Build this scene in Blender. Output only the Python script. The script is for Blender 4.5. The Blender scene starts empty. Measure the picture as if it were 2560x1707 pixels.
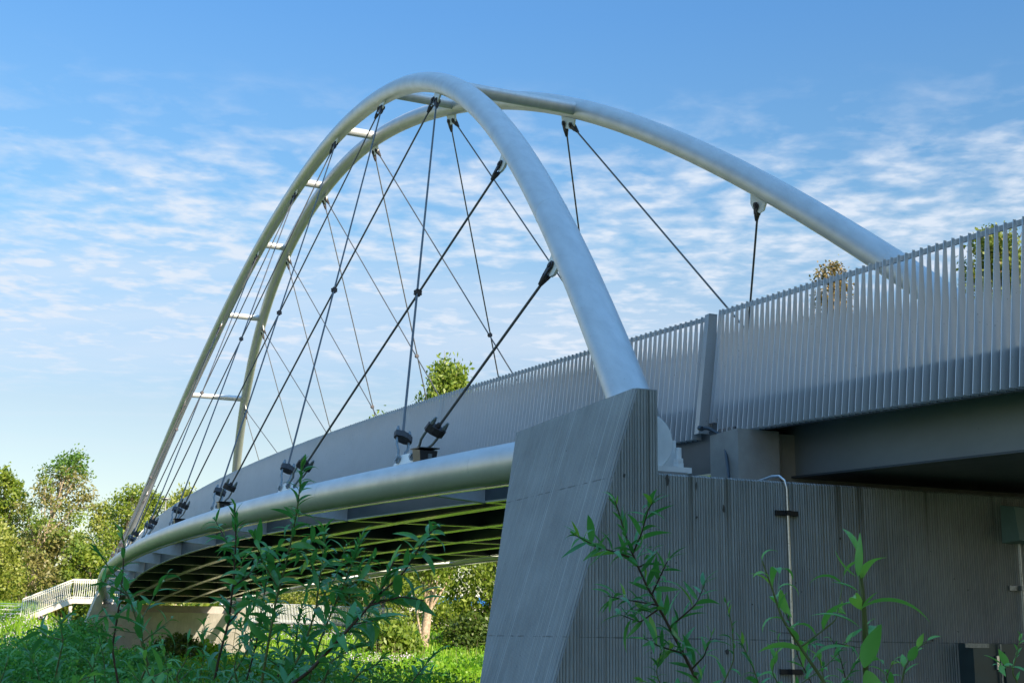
import bpy, math, random
import numpy as np
from mathutils import Vector, Matrix
R = math.radians
rng = np.random.default_rng(7)
random.seed(7)
sc = bpy.context.scene
COL = sc.collection

# ------------------------------------------------------------------ camera
# All geometry is written in bridge coordinates: x along the span away from the camera,
# y across it (to the right), z up (0 = eye level); W2 turns them into Blender's right-handed axes.
F_PX, PITCH, ROLL, YAW = 3222.175, R(12.8513), R(-0.94139), R(20.97183)
CAM = np.array([-12.1162, -6.1689, 0.0])
fw = np.array([math.cos(PITCH)*math.cos(YAW), math.cos(PITCH)*math.sin(YAW), math.sin(PITCH)])
_rt = np.array([-math.sin(YAW), math.cos(YAW), 0.0])
_up = np.array([-math.sin(PITCH)*math.cos(YAW), -math.sin(PITCH)*math.sin(YAW), math.cos(PITCH)])
cR = math.cos(ROLL)*_rt - math.sin(ROLL)*_up
cU = math.cos(ROLL)*_up + math.sin(ROLL)*_rt
def W2(p): return (p[0], -p[1], p[2])
def at(px, py, depth):
    """world point seen at photo pixel (px,py), at the given forward distance"""
    return CAM + depth*(fw + cR*(px-1280)/F_PX - cU*(py-853.5)/F_PX)
def ray_dir(px):
    v = fw + cR*(px-1280)/F_PX - cU*(1585-853.5)/F_PX
    v = np.array([v[0], v[1]]); return v/np.linalg.norm(v)
cam = bpy.data.cameras.new('camera'); co = bpy.data.objects.new('camera', cam); COL.objects.link(co)
cam.sensor_width = 36; cam.lens = F_PX/2560*36; cam.clip_end = 6000; cam.clip_start = 0.05
r_, u_, b_ = Vector(W2(cR)), Vector(W2(cU)), -Vector(W2(fw))
co.matrix_world = Matrix(((r_.x,u_.x,b_.x,W2(CAM)[0]),(r_.y,u_.y,b_.y,W2(CAM)[1]),(r_.z,u_.z,b_.z,0),(0,0,0,1)))
sc.camera = co

# ------------------------------------------------------------------ bridge curves
L, H0, CB, PC, SB, DC = 76.5656, 2.02145, 0.79074, 1.88527, -1.89519, 2.35942
AH, AP, LEAN, WB = 15.72826, 2.1781, 0.21786, 7.925
SKX = WB*math.tan(R(0.476))
KV = np.array([0,.23735,.25479,.04446,-.01232,-.03928,-.11661,-.12462,.00388,.09264,0])
def _spl():
    n=11;h=.1;A=np.zeros((n,n));b=np.zeros(n);A[0,0]=A[-1,-1]=1
    for i in range(1,n-1):
        A[i,i-1]=1;A[i,i]=4;A[i,i+1]=1;b[i]=6*(KV[i-1]-2*KV[i]+KV[i+1])/h**2
    return np.linalg.solve(A,b)
KM=_spl()
def spl(t):
    h=.1;i=min(max(int(t/h),0),9);a=((i+1)*h-t)/h;c=(t-i*h)/h
    return a*KV[i]+c*KV[i+1]+((a**3-a)*KM[i]+(c**3-c)*KM[i+1])*h*h/6
def uu(t): return abs(2*min(max(t,0),1)-1)
def camber(t):
    return CB*(1-uu(t)**PC)
def bulge(t): return SB*(1-uu(t)**DC)
def side(y, s): return WB-y if s else y
def chord(t, s=0, dy=0, dz=0):
    return np.array([t*L+(SKX if s else 0), side(bulge(t)+dy, s), H0+camber(t)+dz])
def arch(t, s=0, dr=0):
    def pos(t):
        z=AH*(1-uu(t)**AP)+spl(t)
        return np.array([t*L+(SKX if s else 0), side(LEAN*z,s), H0+z])
    p=pos(t)
    if dr:
        e=pos(min(t+.002,1))-pos(max(t-.002,0));e/=np.linalg.norm(e)
        o=np.array([0,LEAN*(-1 if s else 1),1.]);o/=np.linalg.norm(o)
        n=o-(e@o)*e;n/=np.linalg.norm(n);p=p-n*dr
    return p

# ------------------------------------------------------------------ mesh helpers
class MB:
    def __init__(s): s.v=[]; s.f=[]
    def add(s, vs, fs):
        o=len(s.v); s.v+= [tuple(map(float,p)) for p in vs]; s.f+=[tuple(i+o for i in f) for f in fs]
    def box(s, c, sx, sy, sz, ax=None):
        c=np.array(c,float)
        X,Y,Z = (np.eye(3) if ax is None else [np.array(a,float)/np.linalg.norm(a) for a in ax])
        vs=[c+X*sx/2*i+Y*sy/2*j+Z*sz/2*k for i in(-1,1) for j in(-1,1) for k in(-1,1)]
        s.add(vs,[(0,1,3,2),(4,6,7,5),(0,4,5,1),(2,3,7,6),(0,2,6,4),(1,5,7,3)])
    def hexa(s, lo, hi):
        """lo, hi: 4 points each, same order"""
        s.add(list(lo)+list(hi),[(3,2,1,0),(4,5,6,7),(0,1,5,4),(1,2,6,5),(2,3,7,6),(3,0,4,7)])
    def prism(s, poly, vec):
        n=len(poly); vec=np.array(vec,float)
        s.add([np.array(p,float) for p in poly]+[np.array(p,float)+vec for p in poly],
              [tuple(range(n))[::-1], tuple(range(n,2*n))]+[(i,(i+1)%n,(i+1)%n+n,i+n) for i in range(n)])
    def tube(s, pts, rad, n=10, caps=True):
        pts=np.array(pts,float); m=len(pts)
        rad=np.full(m,rad,float) if np.isscalar(rad) else np.array(rad,float)
        d=np.gradient(pts,axis=0); d/= np.linalg.norm(d,axis=1,keepdims=True)+1e-12
        ref=np.array([0,0,1.]) if abs(d[0][2])<.95 else np.array([1.,0,0])
        a=np.cross(d[0],ref);a/=np.linalg.norm(a); vs=[]
        for i in range(m):
            a=a-d[i]*(a@d[i]); a/=np.linalg.norm(a)+1e-12; b=np.cross(d[i],a)
            for k in range(n):
                th=2*math.pi*k/n; vs.append(pts[i]+rad[i]*(math.cos(th)*a+math.sin(th)*b))
        fs=[(i*n+k,i*n+(k+1)%n,(i+1)*n+(k+1)%n,(i+1)*n+k) for i in range(m-1) for k in range(n)]
        if caps: fs+=[tuple(range(n))[::-1],tuple((m-1)*n+k for k in range(n))]
        s.add(vs,fs)
    def disc(s, c, axis, r, h, n=16):
        axis=np.array(axis,float);axis/=np.linalg.norm(axis);c=np.array(c,float)
        s.tube([c-axis*h/2,c+axis*h/2],r,n)
def new_obj(name, me, parent=None):
    o=bpy.data.objects.new(name,me); COL.objects.link(o)
    if parent is not None:
        o.parent=parent
        o.location=(0,0,0)
    return o
BASE={}
def build(name, mb, mat, parent=None, smooth=False, base=None, label=None):
    """link the collected shapes as ONE mesh object; bridge coordinates -> Blender"""
    v=np.array(mb.v,float)
    if parent is not None:
        b=wbase(parent)
    else:
        if base is None: base=(v.mean(0)[0],v.mean(0)[1],v[:,2].min())
        b=np.array(base,float)
    v=v-b; v[:,1]*=-1
    me=bpy.data.meshes.new(name)
    me.from_pydata(v.tolist(),[],[f[::-1] for f in mb.f]); me.update()
    if smooth:
        me.polygons.foreach_set('use_smooth',[True]*len(me.polygons))
        if smooth!='all':
            try: me.set_sharp_from_angle(angle=R(40))
            except Exception: pass
    me.materials.append(mat)
    o=new_obj(name,me,parent)
    BASE[o.name]=b
    if parent is None: o.location=W2(b)
    if label: o['label']=label
    return o
def wbase(o): return BASE[o.name]
def thing(name, base, label, cat, group=None):
    o=bpy.data.objects.new(name,None); COL.objects.link(o)
    o.location=W2(base); BASE[o.name]=np.array(base,float); o.empty_display_size=.3
    o['label']=label; o['category']=cat
    if group: o['group']=group
    return o
def tag(o,label=None,cat=None,group=None,kind=None):
    if label:o['label']=label
    if cat:o['category']=cat
    if group:o['group']=group
    if kind:o['kind']=kind
    return o
def fast_mesh(name, V, nper, mat, parent=None, base=None, nfv=None, cols=None):
    """V: (n, nper, 3) polygons with nper corners each"""
    V=np.asarray(V,float)
    if nfv is None: faces=np.arange(V.shape[0]*nper).reshape(-1,nper); P=V.reshape(-1,3)
    else: P,faces=V.reshape(-1,3),nfv
    b=wbase(parent) if parent is not None else np.array(base,float)
    P=P-b; P[:,1]*=-1; faces=faces[:,::-1]
    me=bpy.data.meshes.new(name); me.vertices.add(len(P)); me.vertices.foreach_set('co',P.ravel())
    me.loops.add(faces.size); me.loops.foreach_set('vertex_index',faces.ravel().astype(np.int32))
    me.polygons.add(len(faces)); me.polygons.foreach_set('loop_start',(np.arange(len(faces))*faces.shape[1]).astype(np.int32))
    try: me.polygons.foreach_set('loop_total',np.full(len(faces),faces.shape[1],np.int32))
    except Exception: pass
    me.update(calc_edges=True); me.materials.append(mat)
    o=new_obj(name,me,parent); BASE[o.name]=b
    if parent is None:o.location=W2(b)
    return o

# ------------------------------------------------------------------ materials
def mat(name):
    m=bpy.data.materials.new(name); m.use_nodes=True; nt=m.node_tree; p=nt.nodes['Principled BSDF']
    return m,nt,p
def N(nt,t,**k):
    n=nt.nodes.new(t)
    for a,b in k.items():
        if a in n.inputs: n.inputs[a].default_value=b
        else: setattr(n,a,b)
    return n
def mixc(nt,fac,a,b,typ='MIX'):
    n=nt.nodes.new('ShaderNodeMix'); n.data_type='RGBA'; n.blend_type=typ
    for i,s in ((0,fac),(6,a),(7,b)):
        if isinstance(s,(int,float)): n.inputs[i].default_value=s
        elif isinstance(s,tuple): n.inputs[i].default_value=(*s,1)
        else: nt.links.new(s,n.inputs[i])
    return n.outputs[2]
def ramp(nt,src,lo,hi):
    n=nt.nodes.new('ShaderNodeMapRange'); nt.links.new(src,n.inputs[0]); n.inputs[1].default_value=lo; n.inputs[2].default_value=hi
    return n.outputs[0]
def mixf(nt,a,k):
    n=nt.nodes.new('ShaderNodeMath'); n.operation='MULTIPLY'; nt.links.new(a,n.inputs[0]); n.inputs[1].default_value=k; return n.outputs[0]
def simple(name,col,rough=.5,metal=0.,var=.08,scale=6.,bump=0.,bscale=60.,spec=None):
    m,nt,p=mat(name)
    tc=N(nt,'ShaderNodeTexCoord'); no=N(nt,'ShaderNodeTexNoise',Scale=scale,Detail=5.); nt.links.new(tc.outputs['Object'],no.inputs['Vector'])
    f=ramp(nt,no.outputs['Fac'],.3,.7)
    c=mixc(nt,f,tuple(x*(1-var) for x in col),tuple(min(x*(1+var),1) for x in col)); nt.links.new(c,p.inputs['Base Color'])
    rr=N(nt,'ShaderNodeMapRange'); nt.links.new(no.outputs['Fac'],rr.inputs[0]); rr.inputs[3].default_value=max(rough-.08,.02); rr.inputs[4].default_value=rough+.08
    nt.links.new(rr.outputs[0],p.inputs['Roughness']); p.inputs['Metallic'].default_value=metal
    if bump:
        n2=N(nt,'ShaderNodeTexNoise',Scale=bscale,Detail=3.); nt.links.new(tc.outputs['Object'],n2.inputs['Vector'])
        bp=N(nt,'ShaderNodeBump',Strength=bump,Distance=.01); nt.links.new(n2.outputs['Fac'],bp.inputs['Height']); nt.links.new(bp.outputs[0],p.inputs['Normal'])
    return m
M={}
def steel(name, col, rough, metal, streak=.12):
    """painted tube steel: soft sheen, faint weathering streaks and dents"""
    m,nt,p=mat(name)
    tc=N(nt,'ShaderNodeTexCoord')
    mp=N(nt,'ShaderNodeMapping'); mp.inputs['Scale'].default_value=(.6,3,1.2); nt.links.new(tc.outputs['Object'],mp.inputs[0])
    no=N(nt,'ShaderNodeTexNoise',Scale=2.2,Detail=7.,Roughness=.65); nt.links.new(mp.outputs[0],no.inputs['Vector'])
    f=ramp(nt,no.outputs['Fac'],.35,.75)
    c=mixc(nt,f,col,tuple(x*(1-streak) for x in col))
    n3=N(nt,'ShaderNodeTexNoise',Scale=38.,Detail=2.); nt.links.new(tc.outputs['Object'],n3.inputs['Vector'])
    sp=ramp(nt,n3.outputs['Fac'],.70,.78)
    c=mixc(nt,sp,c,tuple(x*.6 for x in col)); nt.links.new(c,p.inputs['Base Color'])
    rr=N(nt,'ShaderNodeMapRange'); nt.links.new(no.outputs['Fac'],rr.inputs[0]); rr.inputs[3].default_value=rough-.07; rr.inputs[4].default_value=rough+.1
    nt.links.new(rr.outputs[0],p.inputs['Roughness']); p.inputs['Metallic'].default_value=metal
    n2=N(nt,'ShaderNodeTexNoise',Scale=1.6,Detail=3.); nt.links.new(tc.outputs['Object'],n2.inputs['Vector'])
    bp=N(nt,'ShaderNodeBump',Strength=.12,Distance=.05); nt.links.new(n2.outputs['Fac'],bp.inputs['Height']); nt.links.new(bp.outputs[0],p.inputs['Normal'])
    return m
M['steel']=steel('silver_paint',(.58,.60,.62),.40,.38,.16)
M['flange']=steel('flange_grass_tint',(.78,.80,.66),.22,.85,.15)  # yellowish base colour paints in the glow of sunlit grass on the undersides
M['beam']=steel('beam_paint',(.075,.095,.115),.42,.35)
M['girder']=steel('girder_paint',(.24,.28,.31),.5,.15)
M['deck']=simple('deck_steel',(.12,.13,.14),.6,.2)
M['fin']=steel('fin_metal',(.62,.65,.69),.34,.42,.08)
M['rail']=steel('rail_metal',(.42,.43,.44),.45,.5,.1)
M['rod']=simple('hanger_steel',(.13,.13,.135),.38,.55,.15,20)
M['rodlit']=M['rod']
M['cast']=simple('cast_steel',(.055,.05,.055),.6,.3,.3,25,.4,120)
M['galv']=simple('galvanised',(.22,.25,.27),.45,.7,.3,40)
M['conduit']=simple('zinc_conduit',(.62,.64,.66),.3,.9,.1,40)
M['white']=simple('white_paint',(.80,.81,.80),.45,0,.06,8)
M['black']=simple('black_housing',(.018,.018,.02),.4,0,.1)
M['cable']=simple('rubber_cable',(.035,.05,.07),.45,0,.1)
M['cabinet']=simple('cabinet_paint',(.045,.075,.085),.4,.2,.15,5)
M['box']=simple('box_plastic',(.16,.26,.27),.5,0,.1,5)
M['railwhite']=simple('white_railing',(.72,.71,.66),.5,0,.06,10)
M['bark']=simple('bark',(.16,.12,.085),.9,0,.35,14,.8,30)
M['barkpale']=simple('pale_bark',(.42,.33,.24),.85,0,.3,9,.6,25)
M['barkbirch']=simple('birch_bark',(.40,.30,.22),.85,0,.45,7,.7,30)
M['stem']=simple('young_stem',(.10,.13,.045),.6,0,.2,30)
M['stemred']=simple('dark_stem',(.055,.035,.025),.6,0,.3,30)
M['wire']=simple('wire',(.05,.05,.055),.5,.3)
M['bluesheet']=simple('blue_sheet',(.02,.16,.55),.4,0,.1)
M['plaster']=simple('plaster',(.62,.56,.50),.8,0,.1,3)
M['glass']=simple('dark_glass',(.03,.04,.05),.1,0,.1)
M['lamp']=simple('lamp_grey',(.35,.36,.36),.5,.5)

JY,JX=(1.95,),(1.95,3.45)
def concrete(name, axis, col, JOINTS=(), stain=True):
    """board-like ribbed concrete: ribs run up, spaced along the given object axis (0=x, 1=y)"""
    m,nt,p=mat(name)
    tc=N(nt,'ShaderNodeTexCoord'); se=N(nt,'ShaderNodeSeparateXYZ'); nt.links.new(tc.outputs['Object'],se.inputs[0])
    a=se.outputs[axis]
    n1=N(nt,'ShaderNodeTexNoise'); n1.noise_dimensions='1D'; n1.inputs['Scale'].default_value=30.; n1.inputs['Detail'].default_value=2.; n1.inputs['Roughness'].default_value=.75
    nt.links.new(a,n1.inputs['W'])
    nd=N(nt,'ShaderNodeTexNoise'); nd.noise_dimensions='1D'; nd.inputs['Scale'].default_value=5.; nd.inputs['Detail'].default_value=3.; nt.links.new(a,nd.inputs['W'])
    aw=N(nt,'ShaderNodeMath',operation='MULTIPLY_ADD'); nt.links.new(nd.outputs['Fac'],aw.inputs[0]); aw.inputs[1].default_value=.05; nt.links.new(a,aw.inputs[2])
    wv=N(nt,'ShaderNodeMath',operation='MULTIPLY'); nt.links.new(aw.outputs[0],wv.inputs[0]); wv.inputs[1].default_value=2*math.pi/.031
    sn=N(nt,'ShaderNodeMath',operation='SINE'); nt.links.new(wv.outputs[0],sn.inputs[0])
    s1=ramp(nt,sn.outputs[0],-.9,.5)
    nr=ramp(nt,n1.outputs['Fac'],.36,.66)
    hgt=N(nt,'ShaderNodeMath',operation='MULTIPLY'); nt.links.new(s1,hgt.inputs[0]); nt.links.new(nr,hgt.inputs[1])
    hh=N(nt,'ShaderNodeMath',operation='MULTIPLY_ADD'); nt.links.new(s1,hh.inputs[0]); hh.inputs[1].default_value=.8; nt.links.new(hgt.outputs[0],hh.inputs[2])
    # mottled cement colour
    no=N(nt,'ShaderNodeTexNoise',Scale=1.7,Detail=8.,Roughness=.6); nt.links.new(tc.outputs['Object'],no.inputs['Vector'])
    c=mixc(nt,ramp(nt,no.outputs['Fac'],.3,.72),tuple(x*.82 for x in col),tuple(x*1.12 for x in col))
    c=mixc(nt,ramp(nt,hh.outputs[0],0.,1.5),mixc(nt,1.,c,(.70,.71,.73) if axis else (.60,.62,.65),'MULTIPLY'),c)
    # bug holes
    vo=N(nt,'ShaderNodeTexVoronoi',Scale=9.); nt.links.new(tc.outputs['Object'],vo.inputs['Vector'])
    n4=N(nt,'ShaderNodeTexNoise',Scale=3.); nt.links.new(tc.outputs['Object'],n4.inputs['Vector'])
    hole=N(nt,'ShaderNodeMath',operation='LESS_THAN'); nt.links.new(vo.outputs['Distance'],hole.inputs[0])
    hr=N(nt,'ShaderNodeMapRange'); nt.links.new(n4.outputs['Fac'],hr.inputs[0]); hr.inputs[1].default_value=.45;hr.inputs[2].default_value=.75;hr.inputs[3].default_value=0.;hr.inputs[4].default_value=.14
    nt.links.new(hr.outputs[0],hole.inputs[1])
    c=mixc(nt,hole.outputs[0],c,tuple(x*.33 for x in col))
    # formwork joints at fixed heights
    z=se.outputs[2]
    for zj in JOINTS:
        wob=N(nt,'ShaderNodeMath',operation='SUBTRACT'); nt.links.new(z,wob.inputs[0]); wob.inputs[1].default_value=zj
        ab=N(nt,'ShaderNodeMath',operation='ABSOLUTE'); nt.links.new(wob.outputs[0],ab.inputs[0])
        lt=N(nt,'ShaderNodeMath',operation='LESS_THAN'); nt.links.new(ab.outputs[0],lt.inputs[0])
        gp=N(nt,'ShaderNodeMapRange'); n5=N(nt,'ShaderNodeTexNoise',Scale=7.); nt.links.new(tc.outputs['Object'],n5.inputs['Vector'])
        nt.links.new(n5.outputs['Fac'],gp.inputs[0]); gp.inputs[1].default_value=.4;gp.inputs[2].default_value=.6;gp.inputs[3].default_value=0;gp.inputs[4].default_value=.009
        nt.links.new(gp.outputs[0],lt.inputs[1])
        c=mixc(nt,lt.outputs[0],c,tuple(x*.45 for x in col))
    if axis==0:      # fine pale arrises left by the ribbed boards
        ra=N(nt,'ShaderNodeTexNoise'); ra.noise_dimensions='1D'; ra.inputs['Scale'].default_value=34.; ra.inputs['Detail'].default_value=4.; ra.inputs['Roughness'].default_value=.8; nt.links.new(a,ra.inputs['W'])
        c=mixc(nt,ramp(nt,ra.outputs['Fac'],.60,.70),c,tuple(min(x*1.45,.8) for x in col))
    # run-off streaks below the top edge
    if stain and axis==1:
        st=N(nt,'ShaderNodeTexNoise'); st.noise_dimensions='1D'; st.inputs['Scale'].default_value=7.; st.inputs['Detail'].default_value=5.; nt.links.new(a,st.inputs['W'])
        s2=ramp(nt,st.outputs['Fac'],.56,.70)
        zz=ramp(nt,z,2.6,3.55)
        ml=N(nt,'ShaderNodeMath',operation='MULTIPLY'); nt.links.new(s2,ml.inputs[0]); nt.links.new(zz,ml.inputs[1])
        c=mixc(nt,ml.outputs[0],c,(col[0]*.35,col[1]*.34,col[2]*.3))
    sm=N(nt,'ShaderNodeMapping'); sm.inputs['Scale'].default_value=(2.2,2.2,.35); nt.links.new(tc.outputs['Object'],sm.inputs[0])
    sn2=N(nt,'ShaderNodeTexNoise',Scale=1.3,Detail=6.,Roughness=.6); nt.links.new(sm.outputs[0],sn2.inputs['Vector'])
    c=mixc(nt,mixf(nt,ramp(nt,sn2.outputs['Fac'],.52,.70),.26),c,tuple(x*.55 for x in col))
    nt.links.new(c,p.inputs['Base Color']); p.inputs['Roughness'].default_value=.85
    bp=N(nt,'ShaderNodeBump',Strength=.8,Distance=.012); nt.links.new(hh.outputs[0],bp.inputs['Height'])
    n6=N(nt,'ShaderNodeTexNoise',Scale=45.,Detail=4.); nt.links.new(tc.outputs['Object'],n6.inputs['Vector'])
    b2=N(nt,'ShaderNodeBump',Strength=.35,Distance=.006); nt.links.new(n6.outputs['Fac'],b2.inputs['Height']); nt.links.new(bp.outputs[0],b2.inputs['Normal'])
    nt.links.new(b2.outputs[0],p.inputs['Normal'])
    return m
GZ=-1.95                      # pier foot level; joints below are measured from it
JOINTS=(1.95,3.45)
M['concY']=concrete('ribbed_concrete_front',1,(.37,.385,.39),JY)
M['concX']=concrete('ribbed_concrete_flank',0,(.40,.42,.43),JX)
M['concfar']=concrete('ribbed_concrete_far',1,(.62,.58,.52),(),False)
M['concpl']=simple('plain_concrete',(.32,.31,.29),.85,0,.15,4,.4,50)

def leafmat(name, c1, c2, c3=None, trans=.35, rough=.45, spec=.5, patch=None):
    m,nt,p=mat(name); out=nt.nodes['Material Output']
    ge=N(nt,'ShaderNodeNewGeometry'); rnd=ge.outputs['Random Per Island']
    cr=N(nt,'ShaderNodeValToRGB'); nt.links.new(rnd,cr.inputs[0])
    cr.color_ramp.elements[0].color=(*c1,1); cr.color_ramp.elements[1].color=(*c2,1)
    if c3:
        e=cr.color_ramp.elements.new(.88); e.color=(*c2,1); cr.color_ramp.elements[-1].color=(*c3,1)
    col=cr.outputs[0]
    if patch:                       # broad clumps of another leaf colour through the crown
        tc=N(nt,'ShaderNodeTexCoord'); no=N(nt,'ShaderNodeTexNoise',Scale=patch[1],Detail=3.); nt.links.new(tc.outputs['Object'],no.inputs['Vector'])
        col=mixc(nt,ramp(nt,no.outputs['Fac'],patch[2],patch[2]+.12),col,patch[0])
    nt.links.new(col,p.inputs['Base Color']); p.inputs['Roughness'].default_value=rough
    p.inputs['Specular IOR Level'].default_value=spec
    tr=N(nt,'ShaderNodeBsdfTranslucent'); tc_=mixc(nt,1.,col,(1.15,1.25,.6),'MULTIPLY'); nt.links.new(tc_,tr.inputs[0])
    mx=N(nt,'ShaderNodeMixShader'); mx.inputs[0].default_value=trans
    nt.links.new(p.outputs[0],mx.inputs[1]); nt.links.new(tr.outputs[0],mx.inputs[2]); nt.links.new(mx.outputs[0],out.inputs[0])
    return m
M['leafA']=leafmat('alder_leaves',(.11,.18,.015),(.29,.35,.045),(.40,.43,.10),trans=.42)
M['leafB']=leafmat('birch_leaves',(.12,.19,.02),(.26,.34,.05),(.36,.42,.10),trans=.42)
M['leafBrown']=leafmat('browning_leaves',(.17,.17,.05),(.32,.28,.10),(.30,.33,.08),patch=((.18,.27,.04),.30,.47))
M['leafTop']=leafmat('poplar_top_leaves',(.07,.16,.02),(.15,.26,.04))
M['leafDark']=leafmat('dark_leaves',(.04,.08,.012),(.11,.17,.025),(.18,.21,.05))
M['leafRust']=leafmat('rusty_leaves',(.10,.14,.02),(.22,.27,.05),(.32,.20,.08))
M['leafCone']=leafmat('conifer_needles',(.10,.10,.03),(.30,.20,.08),(.18,.20,.05),trans=.15)
M['leafYel']=leafmat('yellow_green_leaves',(.20,.25,.03),(.36,.38,.08),(.44,.43,.14),trans=.42)
M['willow']=leafmat('willow_leaves',(.05,.23,.075),(.10,.34,.095),(.24,.46,.07),trans=.28,rough=.36)
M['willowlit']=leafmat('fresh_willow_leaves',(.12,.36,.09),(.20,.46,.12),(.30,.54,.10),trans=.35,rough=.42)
M['bramble']=leafmat('bramble_leaves',(.055,.25,.06),(.11,.37,.07),(.20,.46,.07),trans=.3,rough=.42)
M['grass']=leafmat('grass_blades',(.18,.34,.02),(.32,.50,.03),(.42,.50,.09),trans=.5,rough=.5)
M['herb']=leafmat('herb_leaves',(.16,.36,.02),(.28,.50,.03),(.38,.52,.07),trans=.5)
M['flower']=simple('pale_petals',(.55,.48,.60),.7,0,.1)

# ground
def hgt(x,y):
    def ss(a,b,v):
        t=np.clip((v-a)/(b-a),0,1); return t*t*(3-2*t)
    z=-1.85+.12*np.sin(x*.35+1)*np.cos(y*.27)+.06*np.sin(x*.9+y*.7)
    bank=ss(64,88,x)
    z=z+bank*(ss(1.5,-5,y)*2.9+ss(8,12,y)*1.5)
    z=z+ss(92,125,x)*1.2*(1-bank*ss(1.5,-5,y)*.7)
    z=z+ss(-16,-40,y)*1.5
    return z
def ground_mat():
    m,nt,p=mat('meadow_ground'); tc=N(nt,'ShaderNodeTexCoord')
    a=N(nt,'ShaderNodeTexNoise',Scale=.25,Detail=8.); nt.links.new(tc.outputs['Object'],a.inputs['Vector'])
    b=N(nt,'ShaderNodeTexNoise',Scale=4.,Detail=6.); nt.links.new(tc.outputs['Object'],b.inputs['Vector'])
    c=mixc(nt,ramp(nt,a.outputs['Fac'],.4,.65),(.07,.12,.02),(.13,.17,.04))
    c=mixc(nt,ramp(nt,b.outputs['Fac'],.5,.75),c,(.12,.10,.05)); nt.links.new(c,p.inputs['Base Color']); p.inputs['Roughness'].default_value=.95
    bp=N(nt,'ShaderNodeBump',Strength=.8,Distance=.1); nt.links.new(b.outputs['Fac'],bp.inputs['Height']); nt.links.new(bp.outputs[0],p.inputs['Normal'])
    return m
M['ground']=ground_mat()
def make_ground():
    xs=np.concatenate([np.array([-3000,-1200,-500,-200,-100]),np.arange(-60,150,1.5),np.array([160,180,220,300,450,800,1500,3000])])
    ys=np.concatenate([np.array([-3000,-1200,-500,-250,-120]),np.arange(-60,70,1.5),np.array([80,110,160,260,500,1200,3000])])
    X,Y=np.meshgrid(xs,ys,indexing='ij'); Z=hgt(X,Y)
    P=np.stack([X,Y,Z],-1).reshape(-1,3); ny=len(ys)
    i,j=np.meshgrid(np.arange(len(xs)-1),np.arange(ny-1),indexing='ij'); q=(i*ny+j).ravel()
    fs=np.stack([q,q+ny,q+ny+1,q+1],-1)
    o=fast_mesh('ground',P,4,M['ground'],None,(0,0,0),fs); o.data.polygons.foreach_set('use_smooth',[True]*len(o.data.polygons))
    tag(o,kind='structure')
make_ground()

# ------------------------------------------------------------------ the arch bridge
bridge=thing('arch_bridge',(0,4,H0),'silver network arch footbridge with two leaning tube arches and finned parapets','bridge')
PINK=.44
for s in (0,1):
    mb=MB(); mb.tube([arch(t,s) for t in np.linspace(0.004,.996,121)],.25,36); 
    for t in (.062,.16,.25,.345,.44,.55,.65,.75,.85,.94):
        e=arch(t+.001,s)-arch(t-.001,s); e/=np.linalg.norm(e); c=arch(t,s); mb.tube([c-e*.012,c-e*.004,c+e*.004,c+e*.012],[.2495,.2535,.2535,.2495],36,False)
    build('arch_tube',mb,M['steel'],bridge,True)
    mb=MB(); mb.tube([chord(t,s) for t in np.linspace(0,1,101)],.25,36); 
    for t in (.05,.135,.225,.31,.405,.5,.6,.7,.8,.9):
        e=chord(t+.001,s)-chord(t-.001,s); e/=np.linalg.norm(e); c=chord(t,s); mb.tube([c-e*.012,c-e*.004,c+e*.004,c+e*.012],[.2495,.2535,.2535,.2495],36,False)
    et=build('edge_tube',mb,M['steel'],bridge,True)
    for t,sg in ((0,-1),(1,1)):
        mb=MB(); c=chord(t,s)+np.array([sg*.022,.01,.0]); mb.tube([c-np.array([.02,0,0]),c-np.array([.014,0,0]),c+np.array([.014,0,0]),c+np.array([.02,0,0])],[.295,.302,.302,.295],40); build('end_cap',mb,M['white'],et,True)
A_T=[.0509,.1024,.195,.2926,.393,.4915,.5946,.6969,.8002,.9,.95]
C_T=[.0894,.1775,.2668,.3582,.455,.54,.63,.72,.81,.905]
for k in range(2,9):
    t=A_T[k]-.008
    a,b=arch(t,0),arch(t,1)
    mb=MB(); mb.tube([a,b],.155,24); build('strut',mb,M['steel'],bridge,True)
def unit(v): return v/np.linalg.norm(v)
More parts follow.
